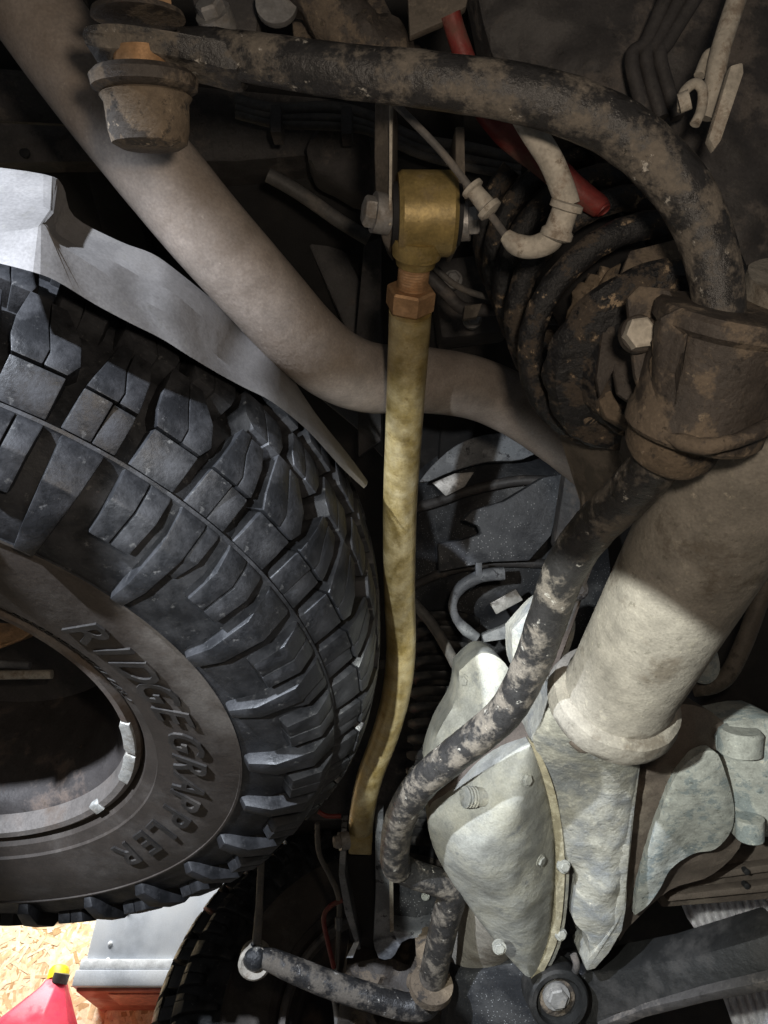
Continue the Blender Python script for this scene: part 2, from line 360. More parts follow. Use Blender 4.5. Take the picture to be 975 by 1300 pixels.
# ------------------------------------------------------------------ the setting
def struct(o): o['kind'] = 'structure'; return o
YW = 3.3
struct(box('ground', (-5, -4, -0.1), (5, 5, 0.0), 'concrete', bevel=0))
struct(box('wall', (-4.5, YW, 0.001), (4.0, YW + 0.02, 3.6), 'osb', bevel=0))
def strands():
    V = []; F = []; mi = []
    ms = [mat('strand_%s' % n_, c_, 0.7, 0, bump=0.1, bscale=200) for n_, c_ in (('pale', (0.78, 0.64, 0.42)), ('cream', (0.84, 0.73, 0.53)), ('tan', (0.66, 0.48, 0.27)), ('brown', (0.47, 0.31, 0.15)))]
    for i in range(11000):
        x = random.uniform(-2.6, 0.2); z = random.uniform(1.0, 2.7); a = random.gauss(0, 0.9) + (math.pi / 2 if random.random() < .35 else 0)
        l = random.uniform(.02, .06); h = random.uniform(.004, .012); y = YW - .0005 - random.random() * .0016; t = random.uniform(-.0004, .0004)
        ca, sa = math.cos(a), math.sin(a); b = len(V)
        for u, v in ((-l, -h), (l * .8, -h * 1.1), (l, h * .9), (-l * .9, h)): V.append((x + u * ca - v * sa, y + t * (1 if u > 0 else -1), z + u * sa + v * ca))
        F.append((b, b + 1, b + 2, b + 3)); mi.append(random.choices((0, 1, 2, 3), (5, 4, 3, 1))[0])
    me = bpy.data.meshes.new('wood_strand'); me.from_pydata(V, [], F)
    for m_ in ms: me.materials.append(m_)
    me.polygons.foreach_set('material_index', mi)
    o = bpy.data.objects.new('wood_strand', me); COL.objects.link(o); o['kind'] = 'stuff'; w_ = bpy.data.objects['wall']; o.parent = w_; o.location = -w_.location
strands()
def onwall(px, py, y):     # ray through the pixel to the plane y = const
    d = 1.0; p = U(px, py, 1) - CAM; return CAM + p * (y / p.y)

# ------------------------------------------------------------------ tyres
PTS = [(.342, 0), (.375, .001), (.410, .013), (.437, .034), (.464, .0565), (.475, .080), (.483, .110), (.487, .17)]
full = PTS + [(r, .34 - z) for r, z in PTS[-2::-1]]
cum = [0]
for a, b in zip(full, full[1:]): cum.append(cum[-1] + math.dist(a, b))
SMAX = cum[-1]
def pr(s):
    s = min(max(s, 0), SMAX - 1e-6); i = max(j for j in range(len(cum) - 1) if cum[j] <= s)
    t = (s - cum[i]) / (cum[i + 1] - cum[i]); a, b = full[i], full[i + 1]
    def tan(j):
        p, q = full[max(j - 1, 0)], full[min(j + 1, len(full) - 1)]; L = math.dist(p, q); return ((q[0] - p[0]) / L, (q[1] - p[1]) / L)
    ta, tb = tan(i), tan(i + 1); tr, tz = ta[0] * (1 - t) + tb[0] * t, ta[1] * (1 - t) + tb[1] * t
    return a[0] * (1 - t) + b[0] * t, a[1] * (1 - t) + b[1] * t, tz, -tr       # R, z, normal (outwards)
def ring_mesh(name, prof, seg, m, parent, smooth=40):
    V = []; F = []
    for i, (r, z) in enumerate(prof):
        for k in range(seg): a = 2 * math.pi * k / seg; V.append((r * math.cos(a), r * math.sin(a), z))
        if i:
            for k in range(seg): F.append(((i - 1) * seg + k, (i - 1) * seg + (k + 1) % seg, i * seg + (k + 1) % seg, i * seg + k))
    return mk(name, V, F, m, parent, smooth=smooth, local=True)
NB = 52; PT = 2 * math.pi / NB
def block_mesh(name, strips, m='rubber', bev=.0012):
    """strips: list of rows [(s, thL, thR, h)], th in pitches; one mesh with narrow slits between strips"""
    V = []; F = []
    def P(s, th, h):
        r, z, nr, nz = pr(s); r += nr * h; z += nz * h; return (r * math.cos(th * PT), r * math.sin(th * PT), z)
    for rows in strips:
        b = len(V); k = len(rows)
        for (s, l, rr, h) in rows:
            e = min(s, SMAX - s); base = -.004 if e < .1 else -.006 - .021 * min(1, max(0, (e - .104) / .035))
            V += [P(s, l, h), P(s, rr, h), P(s, rr + .02, base), P(s, l - .02, base)]
        for i in range(k - 1):
            a = b + 4 * i; c = a + 4
            for x, y in ((0, 1), (1, 2), (2, 3), (3, 0)): F.append((a + x, a + y, c + y, c + x))
        F.append((b, b + 1, b + 2, b + 3)); e = b + 4 * (k - 1); F.append((e + 3, e + 2, e + 1, e))
    o = mk(name, V, F, m, None, smooth=30, bevel=bev, bseg=2, local=True)
    me = o.data; bpy.data.objects.remove(o); return me
def mirror(strips): return [[(SMAX - s, -r_, -l, h) for s, l, r_, h in rows][::-1] for rows in strips]
g = .010
SH_A = [[(.106, .07, .50 - g, -.001), (.134, .08, .50 - g, -.001), (.1405, .09, .50 - g, .0)], [(.106, .50 + g, .86, -.001), (.134, .50 + g, .85, -.003), (.1405, .50 + g, .84, -.003)],
        [(.1425, .095, .55 - g, .001), (.152, .12, .56 - g, .0015), (.172, .18, .44 - g, .001), (.194, .23, .42 - g, 0)],
        [(.1425, .55 + g, .84, .001), (.152, .56 + g, .82, .0015), (.172, .44 + g, .78, .001), (.192, .42 + g, .68, 0)]]
SH_B = [[(.106, .10, .84, -.001), (.122, .11, .84, -.0005), (.1405, .12, .84, -.001)],
        [(.1425, .12, .52 - g, .001), (.156, .02, .52 - g, .0015), (.174, -.03, .38 - g, .001), (.203, -.04, .24 - g, 0)],
        [(.1425, .52 + g, .84, .001), (.154, .52 + g, .93, .0015), (.174, .38 + g, .80, .001), (.200, .24 + g, .46, 0)]]
CE_A = [[(.204, .40, .72 - g, 0), (.214, .18, .64 - g, .001), (.228, .12, .56 - g, .001), (.243, .08, .46 - g, 0)],
        [(.202, .72 + g, .98, 0), (.214, .64 + g, 1.0, .001), (.228, .56 + g, .92, .001), (.240, .46 + g, .84, 0)]]
CE_B = [[(.210, .32, .62 - g, 0), (.220, .22, .58 - g, .001), (.236, .18, .50 - g, .001), (.249, .14, .44 - g, 0)],
        [(.208, .62 + g, .94, 0), (.220, .58 + g, .96, .001), (.236, .50 + g, .90, .001), (.246, .44 + g, .78, 0)]]
SB_L = [[(.004, .34, .62, .001), (.009, .28, .64, 0.0116), (.035, .22, .66, 0.0159), (.070, .16, .70, 0.0159), (.098, .12, .74, .007), (.102, .12, .74, .003)]]
SB_M = [[(.004, .26, .48, .001), (.009, .20, .49, 0.0116), (.035, .15, .50, 0.0159), (.070, .10, .52, 0.0159), (.098, .07, .54, .007), (.102, .07, .54, .003)],
        [(.050, .55, .74, .001), (.054, .54, .75, .007), (.075, .55, .78, 0.0130), (.098, .57, .82, .006), (.102, .57, .82, .003)]]
SB_S = [[(.046, .14, .47 - g, .001), (.051, .12, .48 - g, 0.0145), (.080, .09, .49 - g, 0.0159), (.098, .07, .49 - g, .007), (.102, .07, .49 - g, .003)],
        [(.046, .47 + 2 * g, .82, .001), (.051, .48 + 2 * g, .84, 0.0145), (.080, .49 + 2 * g, .85, 0.0159), (.098, .49 + 2 * g, .86, .007), (.102, .49 + 2 * g, .86, .003)]]
ME = dict(a=block_mesh('tread_block', SH_A), b=block_mesh('tread_block', SH_B), c=block_mesh('centre_block', CE_A), d=block_mesh('centre_block', CE_B),
          e=block_mesh('tread_block', mirror(SH_A)), f=block_mesh('centre_block', mirror(CE_B)),
          l=block_mesh('side_lug', SB_L, bev=.0018), s=block_mesh('side_lug', SB_S, bev=.0018), m=block_mesh('side_lug', SB_M, bev=.0018))
def inst(name, me, ang, parent):
    o = bpy.data.objects.new(name, me); COL.objects.link(o); o.parent = parent; o.rotation_euler = (0, 0, ang); return o
def tyre(root, marks=None):
    prof = [(.232, .040), (.240, .022), (.2525, .016), (.2535, .0125), (.256, .012), (.275, .007), (.31, .001), (.3405, .0005), (.3408, -.0012), (.3435, -.0012), (.344, .0004),
            (.375, .001), (.410, .013), (.4325, .0315), (.4365, .0315), (.4385, .0335), (.4325, .0385), (.439, .066), (.451, .088), (.458, .112), (.461, .17), (.458, .228), (.451, .252),
            (.439, .274), (.43, .303), (.408, .325), (.375, .338), (.32, .34), (.25, .325), (.232, .30)]
    t = ring_mesh('tyre', prof, 176, 'sidewall', root)
    t.data.materials.append(M['rubber'])
    for p in t.data.polygons:
        if (p.center.x ** 2 + p.center.y ** 2) ** .5 > .343: p.material_index = 1
    for i in range(NB):
        a = i * PT
        inst('tread_block', ME['ab'[i % 2]], a, t); inst('side_lug', ME['lsms'[i % 4]], a, t)
        inst('centre_block', ME['cd'[i % 2]], a, t); inst('centre_block', ME['f'], a + PT * .4, t); inst('tread_block', ME['e'], a + PT * .5, t)
    return t
def rim_part(root):
    prof = [(.2315, .052), (.2345, .040), (.2325, .030), (.226, .026), (.219, .028), (.216, .036), (.2145, .05), (.206, .058), (.200, .075), (.196, .13), (.190, .20), (.150, .225), (.09, .235), (.05, .24), (.05, .26), (.19, .245), (.215, .30), (.232, .31)]
    r = ring_mesh('rim', prof, 128, 'rim', root); r.data.materials.append(M['rimlip'])
    for p in r.data.polygons:
        if (p.center.x ** 2 + p.center.y ** 2) ** .5 > .2135 and p.center.z < .1: p.material_index = 1
    return r
def glyph(ch, size, bold=0.0):
    c = bpy.data.curves.new('glyph', 'FONT'); c.body = ch; c.size = size; c.offset = bold; c.shear = 0.3; c.fill_mode = 'FRONT'; c.resolution_u = 3
    o = bpy.data.objects.new('glyph', c); COL.objects.link(o); bpy.context.view_layer.update()
    me = bpy.data.meshes.new_from_object(o.evaluated_get(bpy.context.evaluated_depsgraph_get()))
    V = [v.co.copy() for v in me.vertices]; F = [tuple(p.vertices) for p in me.polygons]
    bpy.data.objects.remove(o); bpy.data.curves.remove(c); bpy.data.meshes.remove(me); return V, F
def arc_text(txt, th0, th1, rb, size, hgt, z0f, m, parent, name, each, sx=1.0, bold=0.0):
    wts = [.30 if c == ' ' else (.70 if c == 'I' else 1.0) for c in txt]; tot = sum(wts); acc = 0; allV = []; allF = []
    for i, ch in enumerate(txt):
        acc += wts[i]
        if ch == ' ': continue
        V, F = glyph(ch, size, bold); cx = (min(v.x for v in V) + max(v.x for v in V)) / 2
        th = th0 + (th1 - th0) * (acc - wts[i] / 2) / tot; nV = []
        for v in V:
            r = rb + v.y; a = th + (v.x - cx) * sx / (rb + size * .35); nV.append((r * math.cos(a), r * math.sin(a), z0f(r)))
        # extrude toward the viewer: boundary edges become walls
        cnt = {}
        for f in F:
            for x, y in zip(f, f[1:] + f[:1]): cnt[(x, y)] = 1
        k = len(nV); top = [(x, y, z - hgt) for x, y, z in nV]
        FF = [tuple(k + x for x in f) for f in F] + [(x, y, k + y, k + x) for (x, y) in cnt if (y, x) not in cnt]
        if each: mk(name, nV + top, FF, m, parent, local=True)
        else:
            b = len(allV); allV += nV + top; allF += [tuple(b + x for x in f) for f in FF]
    if not each: return mk(name, allV, allF, m, parent, local=True)
def swz(r):                # sidewall height at radius r
    P = [(.232, .040), (.240, .022), (.2525, .016), (.256, .012), (.275, .007), (.31, .001), (.345, .0)]
    for (a, za), (b, zb) in zip(P, P[1:]):
        if r <= b: return za + (zb - za) * (r - a) / (b - a) + .001
    return .001
def wheel_root(name, label, c, a, group=None):
    a = a.normalized(); X = Vector((1, 0, 0)); X = (X - a * X.dot(a)).normalized(); Y = a.cross(X)
    o = thing(name, label, 'wheel', (0, 0, 0), group)
    o.matrix_world = Matrix(((X.x, Y.x, a.x, c.x), (X.y, Y.y, a.y, c.y), (X.z, Y.z, a.z, c.z), (0, 0, 0, 1)))
    def theta(px, py):
        p = U(px, py, 1) - CAM; t = (c - CAM).dot(a) / p.dot(a); q = CAM + p * t - c; return math.atan2(q.dot(Y), q.dot(X)), q.length
    return o, theta
SPC = W(-0.488, -0.240, 0.747); SPA = D(-0.017, 0.637, 0.771)
spare, theta = wheel_root('spare_wheel', 'big mud terrain spare wheel lying flat under the tail, raised lettering on its sidewall', SPC, SPA)
ty = tyre(spare)
th0, r0 = theta(105, 778); th1, r1 = theta(128, 1082)
arc_text('RIDGE GRAPPLER', th0, th1, .272, .050, .0035, swz, 'letter', ty, 'raised_letter', True, 1.0, .0007)
ths, _ = theta(30, 775); the, _ = theta(172, 905)
arc_text('38X13.50R17LT 128Q', ths, the, .2415, .0165, .002, swz, 'letter', ty, 'size_marking', False, 1.25)
th2, _ = theta(190, 960); th3, _ = theta(150, 1040)
arc_text('LOAD RANGE E', th2, th3, .2415, .011, .001, swz, 'letter', ty, 'load_marking', False, 1.1)
rm = rim_part(spare)
def weight(t0, t1, rr, parent):
    V = []; F = []; n = 8
    for i in range(n + 1):
        a = t0 + (t1 - t0) * i / n; e = 1 if 0 < i < n else .75
        for r, z in ((rr - .011 * e, .027), (rr + .002, .0235), (rr + .003, .031), (rr - .008, .040)):
            V.append((r * math.cos(a), r * math.sin(a), z))
        if i:
            for k in range(4): F.append(((i - 1) * 4 + k, (i - 1) * 4 + (k + 1) % 4, i * 4 + (k + 1) % 4, i * 4 + k))
    F += [(0, 1, 2, 3), tuple(n * 4 + k for k in range(4))]
    mk('balance_weight', V, F, 'lead', parent, smooth=40, bevel=.001, local=True)
ta, _ = theta(176, 946); tb, _ = theta(112, 1012); tm = (ta + tb) / 2
weight(ta, tm - .01, .226, rm); weight(tm + .01, tb, .226, rm)
tc_, _ = theta(75, 1034); td, _ = theta(62, 1037); weight(tc_, td, .226, rm)

sc = thing('wheel_hoist', 'rusty spare wheel hoist bracket with pale bars seen inside the rim', 'bracket', U(20, 830, .90))
slab('hoist_plate', [(-70, 790, .86), (20, 770, .86), (48, 785, .87), (40, 805, .88), (5, 822, .88), (-70, 840, .88)], .03, 'copper', sc, .004, n=2)
slab('latch', [(-40, 765, .84), (14, 770, .84), (16, 792, .84), (-40, 790, .84)], .02, 'frame', sc, .002)
tube('bar', [(-80, 858, .90), (0, 857, .90), (66, 856, .90)], .0055, 'hose', sc, n=3)
tube('bar', [(-80, 842, .91), (0, 843, .91), (38, 845, .91)], .0045, 'liner', sc, n=3)

# ------------------------------------------------------------------ axle, measured line
AX0 = Vector((.242, -.176, .76)); AXD = Vector((-.154, -.831, .69))
def axp(t): v = AX0 + AXD * t; return W(*v)
axd = (axp(1) - axp(0)).normalized()
LAX = (axp(1) - axp(0)).length
axle = thing('axle_housing', 'mud caked axle with round tube and brightly lit differential', 'axle', axp(0.3))
pf = [(-.42, .060), (-.2, .0575), (-.12, .0565), (-.03, .055), (-.005, .0545), (0.0, .056), (.03, .054)]
lathe('axle_tube', axp(0), axd, pf, 'axle', axle, 48, lump=.0009, freq=60)
lathe('tube_collar', axp(0), axd, [(.012, .05), (.012, .060), (.016, .066), (.028, .069), (.040, .066), (.046, .058)], 'axle', axle, 44, lump=.0015, freq=50)
# far tube, widening towards the hub
lathe('axle_tube', axp(.42), axd, [(0, .062), (.05, .058), (.16, .050), (.30, .047), (.34, .047), (.35, .053), (.42, .053), (.43, .046), (.75 * 1.0, .046)], 'axle', axle, 36, lump=.001, freq=50)
# differential carrier (right half, rough cast)
dome('carrier', [(700, 872, .80), (690, 915, .83), (677, 942, .86), (700, 990, .90), (708, 1040, .94), (716, 1085, .97), (732, 1112, .985), (727, 1165, 1.01), (746, 1190, 1.02), (752, 1224, 1.035),
                 (772, 1210, 1.03), (787, 1180, 1.01), (793, 1120, .98), (803, 1030, .92), (815, 935, .85), (812, 922, .84), (760, 912, .80)],
     [(752, 915, .84), (756, 1010, .915), (762, 1100, .975), (762, 1190, 1.015)], .016, .10, 'diff', axle, 9, 4, lump=.004, freq=34, pw=3.0, dents=((742, 1000, 26, -.010), (770, 1120, 16, .006), (735, 948, 12, .006)))
mk_rib = slab('carrier_rib', [(806, 915, .845), (818, 925, .85), (806, 1030, .918), (797, 1120, .975), (790, 1182, 1.005), (756, 1230, 1.03), (742, 1224, 1.03), (778, 1176, 1.0), (785, 1110, .965), (795, 1020, .912)], .07, 'diff', axle, .004, n=2)
tube('casting_boss', [(722, 938, .838, .008), (740, 946, .842, .011), (756, 952, .846, .008)], .01, 'diff', axle, lump=.002)
tube('hollow_shade', [(724, 940, .833, .0035), (738, 950, .832, .005), (752, 952, .838, .003)], .01, 'pinion', axle)  # solid brown tube, its colour paints the shade of a hollow
# bolted cover (left half)
cover = dome('diff_cover', [(673, 945, .87), (640, 957, .885), (606, 978, .90), (575, 1008, .915), (545, 1036, .93), (550, 1075, .96), (575, 1120, .99), (615, 1178, 1.02), (655, 1226, 1.045), (676, 1240, 1.05),
                    (694, 1205, 1.04), (702, 1150, 1.01), (705, 1085, .975), (701, 1030, .94), (690, 985, .90)],
             [(640, 1000, .91), (632, 1060, .95), (652, 1130, .985), (668, 1190, 1.015)], .048, .09, 'diffcover', axle, 9, 4, lump=.004, freq=22, pw=2.0, dents=((600, 1090, 40, .012), (640, 1000, 30, .006)))
slab('cover_flange', [(672, 940, .862), (682, 950, .868), (700, 990, .893), (711, 1035, .93), (717, 1090, .967), (715, 1150, 1.0), (706, 1200, 1.03), (684, 1243, 1.05), (674, 1240, 1.05), (695, 1200, 1.032), (704, 1150, 1.004), (706, 1088, .97), (700, 1032, .933), (688, 984, .895)], .02, 'seam', axle, .002, n=3)
slab('cover_flange', [(682, 951, .878), (692, 962, .888), (708, 998, .908), (718, 1040, .94), (723, 1090, .975), (720, 1152, 1.01), (711, 1202, 1.04), (690, 1243, 1.06), (684, 1243, 1.06), (706, 1200, 1.04), (715, 1150, 1.01), (717, 1090, .977), (711, 1035, .94), (700, 990, .903)], .02, 'diff', axle, .002, n=3)
for px, py in ((668, 990), (686, 1092), (634, 1203)):
    p, nn = on('diff_cover', px, py); bolt(p, nn, .0068, .0045, 'diffcover', axle)
for px, py, d in ((716, 1100, .966), (712, 1186, 1.024)): bolt(U(px, py, d), -D(-.25, -.1, 1), .0065, .005, 'diffcover', axle)
PP, _n = on('diff_cover', 606, 1010)
pl = lathe('filler_plug', PP + D(-.3, .1, -1) * .006, D(-1, .15, -.45), [(-.03, .011), (0, .011), (.004, .011)], 'diff', axle, 20)
for k in range(4): lathe('thread_ridge', PP + D(-.3, .1, -1) * .006 + D(-1, .15, -.45) * (.002 + .004 * k), D(-1, .15, -.45), [(0, .0105), (.001, .0125), (.002, .0125), (.003, .0105)], 'diff', pl, 20)
# lobe behind the sway bar
dome('cover_lobe', [(583, 852, .98), (612, 829, .96), (641, 842, .955), (655, 880, .955), (640, 920, .955), (600, 950, .96), (548, 985, .97), (542, 972, .99), (556, 930, .985), (578, 890, .985)], (606, 895, .965), .02, .09, 'diffcover', axle, 6, 4, lump=.004, freq=30)
dome('cover_bar_shadow', [(545, 1036, .95), (548, 985, .955), (600, 945, .95), (660, 920, .92), (680, 940, .89), (640, 960, .91), (600, 990, .925)], (600, 980, .935), .012, .08, 'pinion', axle, 5, 4)  # brown tone paints the sway bar's shadow across the cover
for px, py in ((590, 864),):
    p, nn = on('cover_lobe', px, py); bolt(p, nn, .0065, .005, 'diffcover', axle)
# bracket with clutter on the tube's left side
slab('link_tab', [(690, 830, .86), (740, 700, .80), (752, 712, .80), (736, 770, .83), (702, 868, .86)], .03, 'pinion', axle, .002)
slab('edge_strip', [(717, 800, .812), (755, 705, .768), (758, 707, .768), (720, 802, .812)], .01, 'steelgrey', axle, .0008)
dome('mud_lump', [(650, 800, .90), (690, 760, .88), (722, 770, .87), (730, 800, .87), (712, 850, .885), (690, 880, .90), (655, 850, .91)], (690, 815, .88), .012, .05, 'diff', axle, 8, 5, lump=.010, freq=60)
lathe('drain_cap', U(734, 748, .79), -D(-.1, 0, 1), [(-.02, .012), (0, .012), (.003, .010), (.003, .006), (.005, .005)], 'liner', axle, 24)
# pinion neck, its cast body coloured brown for the shade on it, and the guard
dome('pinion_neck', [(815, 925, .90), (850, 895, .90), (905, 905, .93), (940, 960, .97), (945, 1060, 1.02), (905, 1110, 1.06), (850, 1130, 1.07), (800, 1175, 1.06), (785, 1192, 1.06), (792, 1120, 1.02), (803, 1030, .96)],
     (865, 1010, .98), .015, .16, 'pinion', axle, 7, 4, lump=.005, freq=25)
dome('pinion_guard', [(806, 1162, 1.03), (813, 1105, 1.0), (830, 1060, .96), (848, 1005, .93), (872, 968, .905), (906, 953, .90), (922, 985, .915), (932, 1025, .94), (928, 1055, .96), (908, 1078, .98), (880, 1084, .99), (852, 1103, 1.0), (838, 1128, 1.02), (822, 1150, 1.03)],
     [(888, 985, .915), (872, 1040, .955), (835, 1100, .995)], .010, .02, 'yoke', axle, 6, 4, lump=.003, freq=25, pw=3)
# spring perch plate that hangs behind the clamp
perch = thing('spring_perch', 'dark welded spring perch plate with a square hole beside the coil spring', 'bracket', U(780, 560, .58))
slab('perch_plate', [(800, 318, .56), (870, 300, .56), (905, 330, .55), (900, 440, .53), (850, 470, .53), (812, 520, .535), (784, 500, .54), (779, 470, .545), (762, 505, .555), (757, 480, .555), (768, 400, .555)], .006, 'brack', perch, .002)
slab('perch_web', [(760, 478, .575), (740, 400, .585), (772, 342, .59), (790, 332, .585), (772, 400, .575), (768, 480, .57), (800, 540, .56), (803, 548, .562), (770, 530, .57), (758, 505, .575)], .012, 'mud', perch, .003)
slab('hanging_plate', [(700, 520, .68), (715, 440, .66), (745, 400, .64), (770, 470, .62), (800, 545, .60), (830, 570, .60), (790, 640, .66), (742, 700, .72), (738, 640, .72), (737, 580, .71), (715, 548, .70)], .006, 'plate', perch, .002, n=3)
tube('plate_edge', [(702, 500, .665), (716, 546, .69), (738, 578, .70), (741, 640, .712), (744, 700, .712)], .0022, 'plate', perch)
for k in range(3):
    tube('mud_ridge', [(745 + 12 * k, 360 - 10 * k, .60), (728 + 9 * k, 410, .61), (722 + 8 * k, 460, .615), (730 + 8 * k, 505, .615), (750 + 6 * k, 535, .61)], .006, 'mud', perch, lump=.003, freq=120)
# ------------------------------------------------------------------ sway bar
sway = thing('anti_roll_bar', 'thick muddy anti roll bar curving across the top and along the axle', 'sway bar', U(700, 740, .66))
b1 = [(232, 62, .475, 0.0120), (270, 66, .472, 0.0133), (330, 75, .468, 0.0143), (430, 90, .462, 0.0152), (560, 104, .455, 0.0158), (690, 126, .452, 0.0166), (790, 168, .452, 0.0170), (862, 236, .455, 0.0173), (898, 310, .462, 0.0164), (912, 380, .468, 0.0158),
      (905, 440, .475, 0.017), (880, 510, .488, 0.017), (842, 575, .515, 0.0175), (800, 625, .56, 0.018), (752, 672, .61, 0.0183), (718, 722, .65, 0.0186), (697, 780, .69, 0.0186), (674, 845, .735, 0.0186), (640, 905, .775, 0.0186), (585, 952, .81, 0.0186), (535, 995, .85, 0.0186), (508, 1040, .90, 0.0186), (501, 1085, .95, 0.0186), (504, 1102, .975, 0.0186)]
tube('bar', b1, .02, 'bar', sway, n=9, seg=30, lump=.0006, freq=75)
b2 = [(504, 1096, .98, .019), (520, 1108, .99, .018), (560, 1122, 1.0, .018), (574, 1134, 1.01, .019), (566, 1165, 1.03, .020), (556, 1210, 1.06, .020), (547, 1252, 1.09, .020), (540, 1275, 1.105, .020), (515, 1278, 1.11, .019), (470, 1266, 1.11, .019), (420, 1250, 1.11, .019), (375, 1232, 1.11, .018), (345, 1219, 1.11, .016), (328, 1214, 1.11, .013)]
tube('bar', b2, .02, 'bar', sway, n=8, seg=24, lump=.0006, freq=75)
slab('end_eye', [(104, 44, .452), (110, 32, .448), (150, 29, .446), (200, 36, .446), (250, 45, .452), (300, 56, .458), (300, 88, .46), (250, 78, .458), (200, 68, .456), (150, 62, .455), (112, 58, .455)], .026, 'bar', sway, .005, n=3)
lathe('bushing', U(546, 1258, 1.085), (U(540, 1280, 1.11) - U(552, 1230, 1.07)), [(-.02, .024), (-.018, .031), (-.006, .032), (0, .028)], 'mud', sway, 28)
lathe('bushing', U(862, 545, .505), (U(842, 580, .52) - U(875, 515, .49)), [(-.004, .031), (.006, .0315), (.016, .031), (.022, .027), (.022, .018)], 'mud', sway, 32, lump=.0008)
# strap clamping the bar to the axle
clamp = thing('bushing_clamp', 'rusty folded strap clamping the bar to the axle, round bolt head beside it', 'clamp', U(890, 480, .5))
cax = (U(848, 572, .515) - U(905, 400, .47)).normalized()
lathe('strap', U(900, 482, .486), cax, [(-.046, .034), (-.046, .0435), (-.043, .0462), (-.036, .0462), (-.032, .0425), (.020, .0425), (.024, .0445), (.034, .0445), (.037, .042), (.037, .028)], 'brack', clamp, 48, lump=.0010, freq=45)
slab('strap_flange', [(796, 378, .492), (812, 362, .488), (850, 366, .478), (866, 400, .47), (858, 540, .492), (826, 534, .498), (806, 476, .495)], .006, 'brack', clamp, .002)
tube('weld_bead', [(846, 398, .466), (838, 440, .47), (834, 490, .48), (842, 535, .49)], .0045, 'mud', clamp, lump=.002, freq=160)
lathe('washer', U(811, 424, .486), -D(-.12, 0, 1), [(-.004, .0125), (.001, .0125), (.002, .0115), (.002, .002)], 'brack', clamp, 28)
bolt(U(811, 424, .482), -D(-.12, 0, 1), .0105, .0056, 'hose', clamp, washer=False)
slab('strap_flange', [(930, 440, .47), (985, 420, .47), (1010, 470, .48), (1000, 545, .51), (940, 540, .51)], .02, 'brack', clamp, .005, n=2)
slab('strap_fold', [(838, 402, .452), (868, 388, .444), (880, 400, .442), (866, 470, .446), (856, 540, .47), (838, 548, .478), (834, 470, .462)], .012, 'brack', clamp, .003)
tube('rolled_lip', [(842, 548, .478), (870, 562, .462), (905, 566, .452), (945, 556, .452), (985, 536, .46)], .005, 'brack', clamp, lump=.001, freq=80)
bolt(U(948, 495, .46), -D(.1, 0, 1), .008, .006, 'mud', clamp)
# near drop link: stud, washers, rubber cup
lk = thing('drop_link_bushing', 'rusty stacked washers and rubber cup hanging under the end of the bar', 'bushing', U(185, 120, .48))
la = U(192, 195, .485) - U(170, -40, .455); P0 = U(170, -40, .455); L = la.length; k_ = L / 235
lathe('nut', P0, la, [(0, .0225), (55 * k_, .0225)], 'copper', lk, 6, smooth=20)
lathe('washer', P0, la, [(52 * k_, .013), (53 * k_, .0275), (60 * k_, .0285), (62 * k_, .013)], 'brack', lk, 32)
lathe('sleeve', P0, la, [(100 * k_, .017), (128 * k_, .018), (129 * k_, .016)], 'copper', lk, 28)
lathe('washer', P0, la, [(124 * k_, .018), (128 * k_, .030), (136 * k_, .0335), (150 * k_, .0325), (157 * k_, .027)], 'brack', lk, 40)
lathe('rubber_cup', P0, la, [(155 * k_, .0255), (160 * k_, .0285), (168 * k_, .0262), (205 * k_, .0255), (222 * k_, .0235), (229 * k_, .018), (231 * k_, .001)], 'mud', lk, 40, lump=.0006)
# far drop link
fl = thing('drop_link', 'slim rod drop link with ring end hanging beside the far tyre', 'link', U(325, 1215, 1.12))
fax = -D(-.1, -.1, 1)
lathe('ring', U(324, 1217, 1.12), fax, [(-.012, .012), (-.012, .023), (.016, .024), (.02, .020), (.016, .013)], 'hose', fl, 30)
lathe('ball_cap', U(324, 1215, 1.11), fax, [(-.01, .017), (.008, .017), (.014, .013), (.017, .007), (.0175, .0001)], 'bar_black', fl, 28)
tube('rod', [(326, 1197, 1.12, .007), (329, 1150, 1.11, .0058), (332, 1085, 1.10, .005), (333, 1040, 1.09, .005)], .005, 'cable', fl, lump=.0005)

# ------------------------------------------------------------------ gold track bar
tb_ = thing('track_bar', 'gold zinc plated adjustable bar with threaded end, bent at its lower end', 'track bar', U(510, 700, .85))
tube('bar', [(521, 394, .655), (518, 450, .69), (513, 540, .755), (508, 640, .825), (507, 740, .89), (509, 820, .945), (504, 875, .985), (490, 930, 1.03), (470, 985, 1.075), (461, 1025, 1.11), (458, 1050, 1.135)], .0188, 'zinc', tb_, n=8, seg=30)
slab('bar_end', [(443, 1040, 1.12), (474, 1042, 1.12), (472, 1086, 1.15), (442, 1085, 1.15)], .035, 'zinc', tb_, .003)
ba = U(519, 420, .67) - U(528, 330, .625)
lathe('jam_nut', U(522.5, 365, .642), ba, [(0, .0195), (.002, .0215), (.018, .0215), (.020, .0195)], 'copper', tb_, 6, smooth=20)
prf = [];
for i in range(14): prf += [(-.004 + i * .0025, .0135), (-.0028 + i * .0025, .0118)]
lathe('threaded_rod', U(526, 338, .63), ba, prf, 'copper', tb_, 26, smooth=80)
lathe('shank', U(531, 300, .615), ba, [(0, .022), (.016, .0205), (.019, .0175), (.024, .0165)], 'zinc_dull', tb_, 28)
xa = D(1, .02, .06)
lathe('bushing_eye', U(540, 272, .615), xa, [(-.0235, .026), (-.0235, .031), (-.020, .0335), (.020, .0335), (.0235, .031), (.0235, .026)], 'zinc_dull', tb_, 40)
lathe('rubber_bush', U(540, 272, .615), xa, [(-.028, .012), (-.028, .025), (.028, .025), (.028, .012)], 'sipe', tb_, 30)
